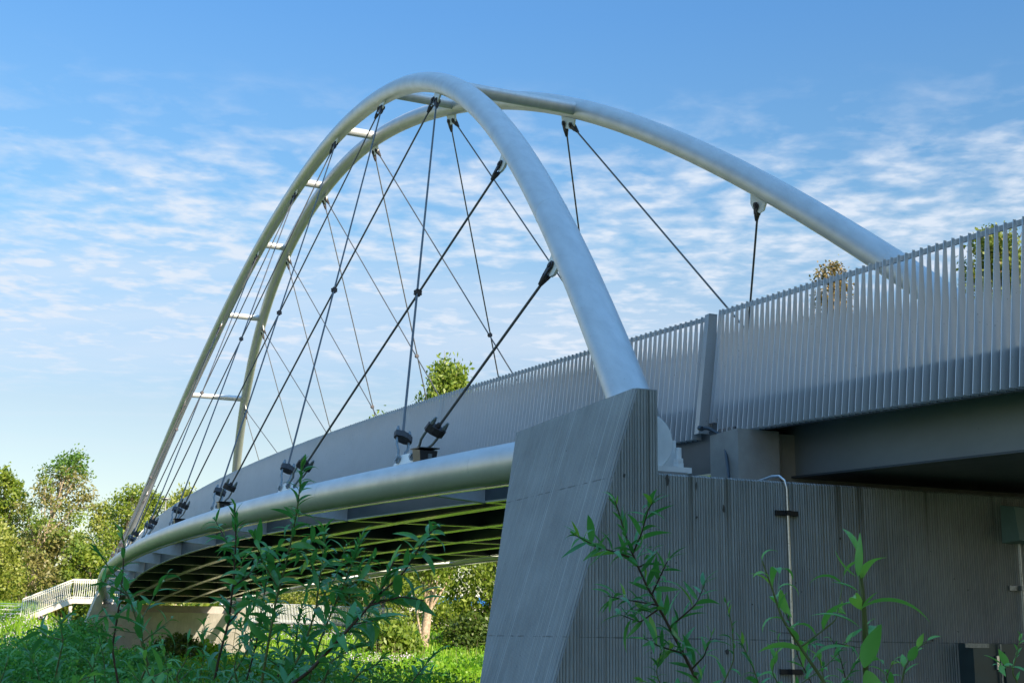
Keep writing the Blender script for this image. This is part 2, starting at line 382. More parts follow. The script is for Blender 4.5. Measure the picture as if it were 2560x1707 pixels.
# gusset plates
def arch_tan(t,s):
    return unit(arch(min(t+.003,1),s)-arch(max(t-.003,0),s))
def arch_in(t,s): return unit(arch(t,s,.5)-arch(t,s))
def chord_tan(t,s): return unit(chord(min(t+.003,1),s)-chord(max(t-.003,0),s))
apin={};cpin={}
for s in (0,1):
    for k,t in enumerate(A_T):
        e,n=arch_tan(t,s),arch_in(t,s); w=unit(np.cross(e,n)); c=arch(t,s)+n*.25
        single=k in(0,1,10)
        hl=.22 if single else .32
        if single:
            dirs={(0 if k<2 else 1):0.0}
        else: dirs={0:.19,1:-.19}       # 0 = hanger running away (+x), 1 = running back
        # plate polygon in (e,n)
        poly=[c-e*(hl+.05)-n*.03, c+e*(hl+.05)-n*.03, c+e*hl+n*.2, c+e*(hl-.1)+n*.28, c-e*(hl-.1)+n*.28, c-e*hl+n*.2]
        mb=MB(); mb.prism([p-w*.02 for p in poly],w*.04); g=build('gusset_plate',mb,M['white'],bridge)
        for q,o in dirs.items(): apin[(s,k,q)]=c+e*o+n*.17
    for j,t in enumerate(C_T):
        e=chord_tan(t,s)
        up=unit((arch(t,s)-chord(t,s))); n=unit(up-e*(up@e)); w=unit(np.cross(e,n)); c=chord(t,s)+n*.24
        poly=[c-e*.5-n*.03, c+e*.5-n*.03, c+e*.5+n*.06, c+e*.32+n*.22, c-e*.32+n*.22, c-e*.5+n*.06]
        mb=MB(); mb.prism([p-w*.022 for p in poly],w*.044); build('gusset_plate',mb,M['white'],bridge)
        cpin[(s,j,0)]=(c-e*.30+n*.13,w)   # hanger coming from nearer arch node
        cpin[(s,j,1)]=(c+e*.30+n*.13,w)
hang={}
def hanger(s,k,j,q):
    """q=0: forward (arch k -> chord k), q=1: backward (arch k+2 -> chord k)"""
    a=apin[(s,k,q)]; b,w=cpin[(s,j,q)]
    d=unit(b-a); w=unit(w-d*(w@d)); v=unit(np.cross(w,d)); Lh=np.linalg.norm(b-a)
    offs=w*(.012 if q else -.012)
    r0=a+d*.30+offs; r1=b-d*.55+offs
    mb=MB(); mb.tube([r0,r1],.0215,10); h=build('hanger',mb,M['rod'],bridge,True)
    hang[(s,k,j)]=(r0,r1,h)
    # upper fork socket: two cheeks round the gusset, tapering to the rod
    mb=MB()
    for sg in(-1,1):
        mb.disc(a+w*sg*.045,w,.075,.03,16); mb.disc(a+w*sg*.068,w,.04,.02,10)
        c0=a+w*sg*.045-v*.055; c1=a+w*sg*.045+v*.055
        lo=[a+w*(sg*.045-.017)-v*.06,a+w*(sg*.045+.017)-v*.06,a+w*(sg*.045+.017)+v*.06,a+w*(sg*.045-.017)+v*.06]
        e_=a+d*.2; hi=[e_+w*(sg*.03-.014)-v*.05,e_+w*(sg*.03+.014)-v*.05,e_+w*(sg*.03+.014)+v*.05,e_+w*(sg*.03-.014)+v*.05]
        mb.hexa(lo,hi)
    mb.tube([a+d*.16,a+d*.22,a+d*.33],[.058,.055,.032],12)
    build('fork_socket',mb,M['cast'],h,True)
    # lower tensioning yoke: block, two bent shackle rods, eyes and nuts
    yc=b-d*.56
    mb=MB(); P=[]
    for (x_,y_) in ((-.15,-.035),(-.05,-.075),(.05,-.075),(.15,-.035),(.15,.035),(.05,.075),(-.05,.075),(-.15,.035)):
        P.append(yc+w*x_+v*y_-d*.065)
    mb.prism(P,d*.13); mb.tube([yc-d*.07,yc-d*.13],[.045,.035],10); build('yoke',mb,M['cast'],h)
    mb=MB()
    for sg in(-1,1):
        mb.tube([yc+w*sg*.105-d*.2,yc+w*sg*.105+d*.12,yc+w*sg*.1+d*.24,b+w*sg*.062-d*.22,b+w*sg*.058-d*.06],.021,8)
        mb.disc(b+w*sg*.058,w,.068,.032,16); mb.disc(b+w*sg*.085,w,.042,.022,12)
        mb.disc(yc+w*sg*.105-d*.10,d,.036,.06,6); mb.disc(yc+w*sg*.105-d*.15,d,.03,.03,6)
    build('shackle',mb,M['galv'],h,True)
for s in (0,1):
    for k in range(10): hanger(s,k,k,0)
    for j in range(9): hanger(s,j+2,j,1)
def closest(p1,q1,p2,q2):
    d1,d2,r=q1-p1,q2-p2,p1-p2;a,e,f=d1@d1,d2@d2,d2@r;c=d1@r;b=d1@d2;den=a*e-b*b
    u=(b*f-c*e)/den;t=(b*u+f)/e
    return p1+d1*u,p2+d2*t,u,t
for s in (0,1):
    for k in range(1,10):
        if (s,k,k) in hang and (s,k+1,k-1) in hang:
            A_,B_=hang[(s,k,k)],hang[(s,k+1,k-1)]
            a,b,u,t=closest(A_[0],A_[1],B_[0],B_[1])
            if 0<u<1 and 0<t<1:
                c=(a+b)/2; d=unit(unit(A_[1]-A_[0])+unit(B_[1]-B_[0])); w=unit(cpin[(s,k-1,0)][1]); w=unit(w-d*(w@d)); v=np.cross(w,d)
                mb=MB(); mb.disc(c-v*.028,v,.062,.05,10); mb.disc(c+v*.028,v,.062,.05,10); mb.box(c,.11,.085,.115,(w,v,d))
                mb.disc(c,w,.022,.16,8)
                build('crossing_clamp',mb,M['cast'],A_[2])
# floor structure: cross beams, long girders, brackets out to the tubes, deck slab
DZ=-.25      # underside of the steelwork below the tube axis
def cz(t): return H0+camber(t)
inner=[]
for j,t in enumerate([.004]+C_T+[.996]):
    mb=MB(); fl=MB()
    yl=bulge(t)+1.4; yr=WB-yl; x=t*L+(.28 if j==0 else 0)
    z0=cz(t)+DZ
    mb.box((x+(.35 if j==0 else 0),(yl+yr)/2,z0+.02+.26),.02,yr-yl,.50)
    fl.box((x,(yl+yr)/2,z0+.008),.16,yr-yl,.022)
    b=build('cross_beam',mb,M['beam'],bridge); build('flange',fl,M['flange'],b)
    if 0<j<11:
        for s in (0,1):
            # tapered bracket from the edge girder out to the tube
            y0=side(yl,s); y1=side(bulge(t)+.24,s)
            mb=MB(); lo=[(x-.01,y0,z0+.0),(x+.01,y0,z0+.0),(x+.01,y0,z0+.5),(x-.01,y0,z0+.5)]
            hi=[(x-.01,y1,z0+.10),(x+.01,y1,z0+.10),(x+.01,y1,z0+.38),(x-.01,y1,z0+.38)]
            mb.hexa([np.array(p) for p in lo],[np.array(p) for p in hi])
            sg=1 if y1>y0 else -1
            for (za,zb) in ((.0,.10),(.5,.38)):
                l2=[(x-.07,y0,z0+za-.012),(x+.07,y0,z0+za-.012),(x+.07,y0,z0+za+.008),(x-.07,y0,z0+za+.008)]
                h2=[(x-.07,y1,z0+zb-.012),(x+.07,y1,z0+zb-.012),(x+.07,y1,z0+zb+.008),(x-.07,y1,z0+zb+.008)]
                mb.hexa([np.array(p) for p in l2],[np.array(p) for p in h2])
            ym=y1-sg*.30
            mb.box((x,ym,z0+.26),.17,.02,.36)
            for bz in (.14,.26,.38):
                for bx in(-.05,.05): mb.disc((x+bx,ym-sg*.016,z0+bz),(0,1,0),.016,.014,6)
            build('bracket',mb,M['steel'],bridge)
def ribbon(mb,ts,yf,zf,w,h):
    pts=[]
    for t in ts:
        y,z,x=yf(t),zf(t),t*L
        pts.append([(x,y-w/2,z),(x,y+w/2,z),(x,y+w/2,z+h),(x,y-w/2,z+h)])
    vs=[p for q in pts for p in q]; fs=[]
    for i in range(len(pts)-1):
        a=i*4
        for k in range(4): fs.append((a+k,a+(k+1)%4,a+4+(k+1)%4,a+4+k))
    fs+=[(3,2,1,0),tuple(len(vs)-4+k for k in range(4))]
    mb.add(vs,fs)
ts=np.linspace(.003,.997,81)
longs=[(lambda t:bulge(t)+1.4,.10),(lambda t:1.24,.26),(lambda t:3.13,.26),(lambda t:4.9,.26),(lambda t:6.7,.26),(lambda t:WB-bulge(t)-1.4,.10)]
for yf,fwid in longs:
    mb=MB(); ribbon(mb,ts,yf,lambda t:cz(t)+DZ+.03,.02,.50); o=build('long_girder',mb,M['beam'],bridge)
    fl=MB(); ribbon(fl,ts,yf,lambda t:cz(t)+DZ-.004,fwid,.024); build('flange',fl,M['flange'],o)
for s in (0,1):   # flat stiffener strip along the underside of each tube
    mb=MB(); ribbon(mb,np.linspace(.01,.99,81),(lambda t:side(bulge(t)+.12,s)),(lambda t:cz(t)-.268),.07,.02); build('stiffener_strip',mb,M['flange'],bridge)
mb=MB()
sl=[]
for t in ts:
    x=t*L; z=cz(t)+.29; yl=bulge(t)+1.36; sl.append([(x,yl,z),(x,WB-yl,z),(x,WB-yl,z+.13),(x,yl,z+.13)])
vs=[p for q in sl for p in q]; fs=[]
for i in range(len(sl)-1):
    a=i*4
    for k in range(4): fs.append((a+k,a+(k+1)%4,a+4+(k+1)%4,a+4+k))
fs+=[(3,2,1,0),tuple(len(vs)-4+k for k in range(4))]
mb.add(vs,fs); build('deck_slab',mb,M['deck'],bridge)
# finned parapets
def rtop(t): return 1.377+bulge(t)*1.082, cz(t)+1.673
def fins(mb, xs, fy, fz_top, fz_bot, sgn):
    for x in xs:
        yt,zt,zb=fy(x),fz_top(x),fz_bot(x)
        th=.008
        o_b,i_b=yt-.16*sgn, yt-.16*sgn+.155*sgn
        zt+=random.uniform(-.003,.003); x+=random.uniform(-.002,.002); o_t,i_t=yt, yt+.030*sgn
        lo=[(x-th/2,o_b,zb),(x+th/2,o_b,zb),(x+th/2,i_b,zb+.0),(x-th/2,i_b,zb)]
        hi=[(x-th/2,o_t,zt),(x+th/2,o_t,zt),(x+th/2,i_t,zt),(x-th/2,i_t,zt)]
        mb.hexa([np.array(p) for p in lo],[np.array(p) for p in hi])
for s in (0,1):
    sg=-1 if s else 1
    par=build('parapet',(lambda m:(ribbon(m,np.linspace(.0115,.998,90),lambda t:side(rtop(t)[0]+.055,s),lambda t:rtop(t)[1]-.054,.018,.05),m)[1])(MB()),M['rail'],bridge)
    fy=lambda x:side(rtop(x/L)[0],s)
    x0=.95
    segs=[(x0,9.6)]+[(9.6+i*7.43,9.6+(i+1)*7.43) for i in range(9)]
    for (a,b) in segs:
        mb=MB(); xs=np.arange(a+.03,b-.02,.108)
        fins(mb,xs,fy,lambda x:rtop(x/L)[1],lambda x:rtop(x/L)[1]-1.48,sg)
        build('fin_panel',mb,M['fin'],par)
    mb=MB(); ribbon(mb,np.linspace(.0115,.998,90),lambda t:side(rtop(t)[0]+.045,s),lambda t:rtop(t)[1]-1.47,.03,.36); build('edge_beam',mb,M['beam'],bridge)
    mb=MB()
    for i in range(1,11):
        x=.9+i*7.43
        y=side(rtop(x/L)[0]+.09,s); z=rtop(x/L)[1]
        mb.box((x,y,z-.66),.06,.05,1.2)
    build('rail_posts',mb,M['rail'],par)
    mb=MB(); ribbon(mb,np.linspace(.0115,.998,90),lambda t:side(rtop(t)[0]-.02,s),lambda t:rtop(t)[1]-1.12,.012,.03); build('lower_rail',mb,M['rail'],par)
# end post: wide flat plate closing the parapet at the expansion joint
mb=MB(); yt,zt=rtop(.0109)
mb.hexa([np.array(p) for p in((.80,yt-.18,2.30),(.83,yt-.18,2.30),(.83,yt+.02,2.30),(.80,yt+.02,2.30))],[np.array(p) for p in((.80,yt-.01,zt+.01),(.83,yt-.01,zt+.01),(.83,yt+.10,zt+.01),(.80,yt+.10,zt+.01))])
mb.hexa([np.array(p) for p in((.83,yt-.18,2.30),(.90,yt-.18,2.30),(.90,yt-.165,2.30),(.83,yt-.165,2.30))],[np.array(p) for p in((.83,yt-.01,zt+.01),(.90,yt-.01,zt+.01),(.90,yt+.005,zt+.01),(.83,yt+.005,zt+.01))])
build('end_post',mb,M['rail'],bridge)
# bearings on the piers
def bearing(x,y,zt,s,far=False):
    mb=MB(); mb.box((x+.28,y+.08,zt-.0),.86,.84,.06)
    b=build('bearing',mb,M['white'],bridge)
    mb=MB(); mb.box((x+.27,y+.28,zt+.19),.34,.34,.32); build('saddle',mb,M['white'],b)
    mb=MB()
    pass
    for dx in(-.07,.62):
        for dy in(-.26,.385):
            mb=MB(); mb.disc((x+dx,y+dy,zt+.055),(0,0,1),.062,.05,6); mb.disc((x+dx,y+dy,zt+.105),(0,0,1),.058,.045,6); mb.disc((x+dx,y+dy,zt+.185),(0,0,1),.034,.12,12)
            build('anchor_bolt',mb,M['white'],b)
    mb=MB(); mb.box((x+.05,y+.12,zt-.09),.6,.5,.10); build('grout_pad',mb,M['concpl'],b)
for (x,y) in ((0.05,0),(0.1,WB-.24),(L-.1,0),(L-.05,WB-.24)): bearing(x,y,1.735,0)

# ------------------------------------------------------------------ piers
def pier(x0,sg,label,far=False,body_top=1.575):
    """x0: outer face; sg=+1 the pier grows towards +x"""
    root=thing('concrete_pier',(x0+sg*1.0,WB/2,GZ),label,'pier','concrete piers of the arch bridge')
    zt,zb=2.40,GZ
    def yl(z): return -.57-.3055*(zt-z)
    def xb(z): return x0+sg*(.9+2.29-(zt-z)*.46)
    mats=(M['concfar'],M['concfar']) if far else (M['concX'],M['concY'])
    for s in (0,1):
        f=lambda y:side(y,s)
        c=.035
        # blade with battered outer face and small chamfer on its front edge
        mb=MB()
        def ring(z):
            return [np.array(p) for p in((x0,f(yl(z)+c),z),(x0,f(-.32),z),(xb(z),f(-.32),z),(xb(z),f(yl(z)),z),(x0+sg*c,f(yl(z)),z))]
        lo,hi=ring(zb),ring(zt)
        n=5; mb.add(lo+hi,[tuple(range(n))[::-1],tuple(range(n,2*n))]+[(i,(i+1)%n,(i+1)%n+n,i+n) for i in range(n)])
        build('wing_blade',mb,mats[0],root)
        # ribbed facing of the blade front, 4 mm proud
        mb=MB(); q=-sg*.004
        mb.hexa([np.array(p) for p in((x0+q,f(yl(zb)+c+.003),zb),(x0+q,f(-.323),zb),(x0+.001*sg,f(-.323),zb),(x0+.001*sg,f(yl(zb)+c+.003),zb))],
                [np.array(p) for p in((x0+q,f(yl(zt)+c+.003),zt-.012),(x0+q,f(-.323),zt-.012),(x0+.001*sg,f(-.323),zt-.012),(x0+.001*sg,f(yl(zt)+c+.003),zt-.012))])
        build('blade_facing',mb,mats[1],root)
    mb=MB()
    def sec(y):
        xm=x0+sg*1.9
        return [np.array(p) for p in((x0,y,zb),(x0,y,body_top-.02),(x0+sg*.02,y,body_top),(xm,y,body_top),(xm,y,1.12),(xb(1.12)-sg*.05,y,1.12),(xb(zb)-sg*.05,y,zb))]
    a,b=sec(-.321),sec(WB+.321); n=len(a)
    mb.add(a+b,[tuple(range(n))[::-1],tuple(range(n,2*n))]+[(i,(i+1)%n,(i+1)%n+n,i+n) for i in range(n)])
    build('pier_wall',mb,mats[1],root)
    return root
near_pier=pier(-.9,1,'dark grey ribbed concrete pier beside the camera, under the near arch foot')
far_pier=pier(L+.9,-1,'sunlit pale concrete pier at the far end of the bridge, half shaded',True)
# chipped arrises and tie holes
M['chip']=simple('broken_concrete',(.07,.065,.06),.95)
mb=MB()
for px,py,w,h in ((1668,1200,.05,.13),(1809,1271,.035,.10),(1817,1628,.05,.06),(1741,1293,.03,.03),(1740,1215,.018,.10),(1880,1510,.02,.02),(2100,1345,.03,.03),(2330,1600,.025,.03),(1560,1188,.03,.05)):
    d_=fw+cR*(px-1280)/F_PX-cU*(py-853.5)/F_PX; k_=(-.9-CAM[0])/d_[0]; p=CAM+d_*k_
    n=9; rr=[random.uniform(.55,1) for _ in range(n)]
    mb.prism([(-.9085,p[1]+w/2*rr[i]*math.cos(2*math.pi*i/n),p[2]+h/2*rr[i]*math.sin(2*math.pi*i/n)) for i in range(n)],(.006,0,0))
o=build('surface_chips',mb,M['chip'],near_pier); o['kind']='stuff'
# faded pink spray marks on the far pier
mb=MB(); xf=L-1.5
def graff(y,z,w,h):
    zz=z; x=L+.9-(.9+2.29-(2.40-zz)*.46)+.05-.012
    mb.box((x,y,z),.006,w,h,((1,0,-.46),(0,1,0),(.46,0,1)))
graff(.95,.05,.55,.07);graff(.9,.28,.3,.05);graff(.72,-.35,.12,.10);graff(1.1,.02,.3,.10);graff(-.15,-.05,.1,.05)
M['pink']=simple('faded_spray_paint',(.52,.25,.25),.8)
build('spray_marks',mb,M['pink'],far_pier)

# ------------------------------------------------------------------ approach span over the camera's right
ap=thing('approach_span',(-3,4,1.7),'finned approach deck on a grey steel box girder at the right','approach bridge')
ax0,ax1=-9.0,.82
def atop(x): return 3.785+(x-.75)*.0695
def abot(x): return 2.285+(x-.68)*.0585
def girz(x): return 1.80+(x-.66)*.042
mb=MB()
for x in (0,):
    lo=[np.array(p) for p in((ax0,1.92,girz(ax0)),(ax0,5.95,girz(ax0)),(ax0,5.95,atop(ax0)-1.22),(ax0,1.92,atop(ax0)-1.22))]
    hi=[np.array(p) for p in((.66,1.92,girz(.66)),(.66,5.95,girz(.66)),(.66,5.95,atop(.66)-1.22),(.66,1.92,atop(.66)-1.22))]
    mb.hexa(lo,hi)
build('box_girder',mb,M['girder'],ap)
mb=MB(); lo=[np.array(p) for p in((ax0,1.86,girz(ax0)-.022),(ax0,6.01,girz(ax0)-.022),(ax0,6.01,girz(ax0)-.001),(ax0,1.86,girz(ax0)-.001))]
hi=[p+np.array([.66-ax0,0,girz(.66)-girz(ax0)]) for p in lo]; mb.hexa(lo,hi); build('bottom_flange',mb,M['beam'],ap)
mb=MB(); lo=[np.array(p) for p in((ax0,1.45,atop(ax0)-1.215),(ax0,WB-1.45,atop(ax0)-1.215),(ax0,WB-1.45,atop(ax0)-1.10),(ax0,1.45,atop(ax0)-1.10))]
hi=[p+np.array([.82-ax0,0,atop(.82)-atop(ax0)]) for p in lo]; mb.hexa(lo,hi); build('deck_slab',mb,M['deck'],ap)
for s in (0,1):
    sg=-1 if s else 1
    mb=MB(); lo=[np.array(p) for p in((ax0,side(1.425,s),atop(ax0)-.054),(ax0,side(1.445,s),atop(ax0)-.054),(ax0,side(1.445,s),atop(ax0)-.004),(ax0,side(1.425,s),atop(ax0)-.004))]
    hi=[p+np.array([.80-ax0,0,atop(.80)-atop(ax0)]) for p in lo]; mb.hexa(lo,hi)
    par=build('parapet',mb,M['rail'],ap)
    mb=MB(); xs=np.arange(.60,ax0,-.108); fins(mb,xs,lambda x:side(1.38,s),atop,abot,sg)
    if s==0:
        fins(mb,[.70,.77],lambda x:side(1.38,s),atop,lambda x:2.42,sg)
    build('fin_panel',mb,M['fin'],par)
    mb=MB(); lo=[np.array(p) for p in((ax0,side(1.405,s),abot(ax0)-.0),(ax0,side(1.448,s),abot(ax0)),(ax0,side(1.448,s),abot(ax0)+.37),(ax0,side(1.405,s),abot(ax0)+.37))]
    hi=[p+np.array([.80-ax0,0,abot(.80)-abot(ax0)]) for p in lo]; mb.hexa(lo,hi); build('edge_beam',mb,M['beam'],ap)
# end stub and bearing shelf of the approach
mb=MB(); mb.prism([(-.05,1.10,1.577),(.55,1.10,1.577),(.55,1.10,2.24),(-.05,1.10,2.24)],(0,.52,0)); mb.prism([(.1,1.62,1.577),(.62,1.62,1.577),(.62,1.62,2.24),(.1,1.62,2.24)],(0,4.7,0))
build('end_block',mb,M['concpl'],ap)
# trailing ground beams end: stone abutment behind the camera's right
ab=MB(); ab.prism([(-9.6,.9,GZ-.2),(-9.0,.9,GZ-.2),(-9.0,.9,2.0),(-9.6,.9,2.0)],(0,WB-1.8,0)); 
o=build('abutment_wall',ab,M['concpl'],None); tag(o,'plain concrete abutment wall ending the approach deck','abutment')

# conduits, boxes, cable on the near wall
cd=thing('conduit_pipe',(-.95,1.15,-.1),'bright zinc conduit bent over the wall top, left of the two','conduit','conduits on the pier wall')
mb=MB(); pts=[(-.55,1.02,1.60),(-.80,1.04,1.63),(-.89,1.07,1.625),(-.935,1.10,1.58),(-.945,1.118,1.50),(-.945,1.12,1.3),(-.945,1.125,.6),(-.945,1.13,-1.8)]
mb.tube(pts,.0145,10); build('pipe',mb,M['conduit'],cd,True)
mb=MB()
for z in (1.25,-.30):
    mb.box((-.918,1.122,z),.028,.26,.05); mb.box((-.945,1.122,z),.05,.045,.05)
build('strut_clamp',mb,M['black'],cd)
cd2=thing('conduit_pipe',(-.95,4.02,-.1),'dim thin conduit under the grey wall box at the right edge','conduit','conduits on the pier wall')
mb=MB(); mb.tube([(-.945,4.03,1.06),(-.945,4.03,-1.8)],.014,8); build('pipe',mb,M['conduit'],cd2,True)
mb=MB(); mb.box((-.918,4.0,.585),.028,.24,.055); mb.box((-.945,4.03,.585),.05,.05,.05); build('strut_clamp',mb,M['galv'],cd2)
wb=thing('wall_box',(-1.0,4.1,1.05),'pale grey-green plastic box high on the dark wall','box')
mb=MB(); mb.hexa([np.array(p) for p in((-1.14,3.87,1.08),(-1.14,4.42,1.08),(-.906,4.45,1.06),(-.906,3.84,1.06))],[np.array(p) for p in((-1.08,3.88,1.44),(-1.08,4.41,1.44),(-.906,4.42,1.47),(-.906,3.85,1.47))]); build('housing',mb,M['box'],wb)
mb=MB(); mb.box((-1.128,4.25,1.25),.02,.3,.2,((1,0,-.17),(0,1,0),(.17,0,1))); build('window',mb,M['glass'],wb)
cb=thing('steel_cabinet',(-1.0,3.7,-1.8),'dark steel control cabinet with a pale handle against the wall','cabinet')
mb=MB(); mb.box((-1.02,3.85,-.93),.22,1.35,1.86); build('body',mb,M['cabinet'],cb)
mb=MB(); mb.box((-1.142,4.02,-.95),.02,.92,1.74); build('door',mb,M['cabinet'],cb)
mb=MB(); mb.box((-1.136,3.22,-.02),.012,.30,.045); mb.box((-1.158,3.50,-.9),.014,.02,1.8); build('trim',mb,M['galv'],cb)
mb=MB(); mb.box((-1.152,3.46,-.19),.02,.03,.14); build('handle',mb,M['conduit'],cb)
mb=MB(); mb.box((-1.156,4.2,-.10),.006,.16,.06); build('badge',mb,simple('blue_badge',(.01,.02,.12),.4),cb)
mb=MB(); mb.tube([(.55,1.02,2.32),(.50,1.06,2.31),(.40,1.12,2.24),(.25,1.12,2.05),(.05,1.03,1.80),(-.05,.98,1.60),(-.05,.98,1.58)],.02,8)
mb.disc((.58,1.0,2.32),(1,0,.3),.03,.06,8)
o=build('hanging_cable',mb,M['cable'],None,True); tag(o,'blue-black cable drooping from the parapet joint to the wall top','cable')
# floodlights beside the hanger feet
for j,(t,lab) in enumerate([(C_T[0],'black floodlight box beside the nearest hanger foot on the tube'),(C_T[2],'black floodlight by the third hanger foot from the pier, on the tube'),(C_T[3],'small black floodlight by the fourth hanger foot from the pier')]):
    c=chord(t,0)+np.array([-.62,.20,.27]); e=chord_tan(t,0)
    fl=thing('floodlight',c,lab,'floodlight','floodlights along the edge tube')
    w=np.array([0,1,.0]); n=np.array([0,0,1.])
    mb=MB(); mb.hexa([c+e*a+w*b+n*h for a,b,h in((-.14,-.12,-.04),(.14,-.12,-.04),(.14,.12,-.04),(-.14,.12,-.04))],[c+e*a+w*b+n*h for a,b,h in((-.15,-.14,.13),(.15,-.14,.17),(.15,.14,.17),(-.15,.14,.13))]); mb.box(c+n*.165,.36,.32,.015,(e,w,n+e*-.13)); build('housing',mb,M['black'],fl)
    mb=MB(); mb.box(c-e*.155+n*.03+w*.02,.02,.06,.1,(e,w,n)); mb.disc(c-e*.172+n*.04+w*.02,e,.022,.02,8); build('bracket',mb,M['galv'],fl)

# ------------------------------------------------------------------ far landing: stairs, railings, ramp
st=thing('white_stair',(82,-3,-.2),'white railed stair ramp descending left from the far landing','stairs')
X0=81.0
P0,P1=np.array([X0,-1.85,2.0]),np.array([X0,-4.95,.62])
def slab(mb,a,b,wx,th):
    lo=[a+np.array(p) for p in((0,0,-th),(wx,0,-th),(wx,0,0),(0,0,0))]; hi=[b+np.array(p) for p in((0,0,-th),(wx,0,-th),(wx,0,0),(0,0,0))]
    mb.hexa(lo,hi)
mb=MB(); slab(mb,np.array([X0,1.2,2.0]),P0,2.2,.34); slab(mb,P0,P1,2.2,.36); build('landing_slab',mb,M['plaster'],st)
mb=MB(); mb.box((X0+.5,-1.9,.6),.3,.22,2.2); build('column',mb,M['plaster'],st); mb=MB(); mb.box((X0+.5,-3.4,.2),.25,.18,1.8); build('column',mb,M['plaster'],st)
for xo in (0.03,2.15):
    mb=MB()
    def run(a,b,n):
        for i in range(n+1):
            q=a+(b-a)*i/n; mb.box(q+np.array([0,0,.62]),.022,.022,1.24)
        d=b-a; m=(a+b)/2
        for h,r in ((1.26,.028),(1.10,.018),(.10,.018)): mb.tube([a+np.array([0,0,h]),b+np.array([0,0,h])],r,6)
    run(np.array([X0+xo,1.2,2.0]),np.array([X0+xo,-1.85,2.0]),21); run(np.array([X0+xo,-1.85,2.0]),np.array([X0+xo,-4.95,.62]),25)
    build('railing',mb,M['railwhite'],st)
mb=MB()
for h in (.35,.6,.85,1.0): mb.tube([(X0,-5.0,.55+h),(X0+.5,-14,.6+h)],.022,6)
for i in range(7): mb.box((X0+.08*i,-5.0-i*1.5,1.0),.05,.05,1.2)
o=build('bar_railing',mb,M['railwhite'],None); tag(o,'low white railing with horizontal bars left of the stair','railing')
# far ramp turning right with grey fin railing
rp=thing('far_ramp',(83,14,-.5),'far approach ramp turning right behind the bridge with grey fins','ramp')
mb=MB(); slab(mb,np.array([81.5,8.9,.95]),np.array([83.0,21,.75]),3,.3); build('ramp_slab',mb,M['deck'],rp)
mb=MB()
for i in range(110):
    q=np.array([81.5,8.9,.70])+np.array([1.5,12.1,-.15])*i/109; mb.box(q+np.array([0,0,.68]),.03,.035,1.30)
build('fin_railing',mb,M['fin'],rp)
mb=MB(); mb.tube([(81.5,8.9,2.0),(83,21,1.85)],.03,6); build('top_rail',mb,M['rail'],rp)
# deck beyond the far pier
mb=MB(); mb.prism([(L+.4,1.3,H0+.30),(92,1.3,H0+.0),(92,1.3,H0+.28),(L+.4,1.3,H0+.45)],(0,WB-2.6,0)); o=build('far_deck',mb,M['deck'],None); tag(o,'short deck linking the far pier to the landing','deck')
# building with blue band and street lamp
d=ray_dir(1190); b=CAM[:2]+d*128
hb=thing('low_building',(b[0],b[1],0.4),'low building with pale walls and bright blue roof band behind the trees','building')
ex=np.array([-d[1],d[0],0]); ed=np.array([d[0],d[1],0]); ez=np.array([0,0,1.])
c=np.array([b[0],b[1],0])
mb=MB(); mb.box(c+ed*4+ez*1.0,16,8,3.6,(ex,ed,ez)); build('wall',mb,M['plaster'],hb)
mb=MB(); mb.box(c+ed*4+ez*3.2,16.3,8.3,.8,(ex,ed,ez)); build('roof_band',mb,M['bluesheet'],hb)
mb=MB(); mb.box(c+ed*4+ez*3.72,16.0,8.0,.24,(ex,ed,ez)); build('roof',mb,M['white'],hb)
for i in range(5):
    mb=MB(); mb.box(c-ed*.02+ex*(-6+i*3)+ez*1.6,1.6,.06,.9,(ex,ed,ez)); build('window',mb,M['glass'],hb)
q=at(415,1246,100); g=hgt(q[0],q[1])
sl_=thing('street_lamp',(q[0],q[1],float(g)),'slim street lamp with flat head above the parapet, by the far trees','street lamp')
mb=MB(); mb.tube([(q[0],q[1],g),(q[0],q[1],q[2]-.05)],[.09,.05],8); build('pole',mb,M['lamp'],sl_,True)
mb=MB(); mb.disc((q[0],q[1],q[2]),(0,0,1),.38,.07,14); mb.disc((q[0],q[1],q[2]-.1),(0,0,1),.14,.14,10); build('lamp_head',mb,M['lamp'],sl_)
for k,(ya,yb,lab) in enumerate(((1226,1254,'upper thin overhead power line behind the far trees'),(1236,1262,'lower thin overhead power line behind the far trees'))):
    mb=MB(); a=at(-260,ya-18,170); b=at(560,yb+14,170); pts=[a+(b-a)*u+np.array([0,0,-1.2*4*u*(1-u)]) for u in np.linspace(0,1,20)]
    mb.tube(pts,.035,4); o=build('power_line',mb,M['wire'],None); tag(o,lab,'power line','power lines at the left')

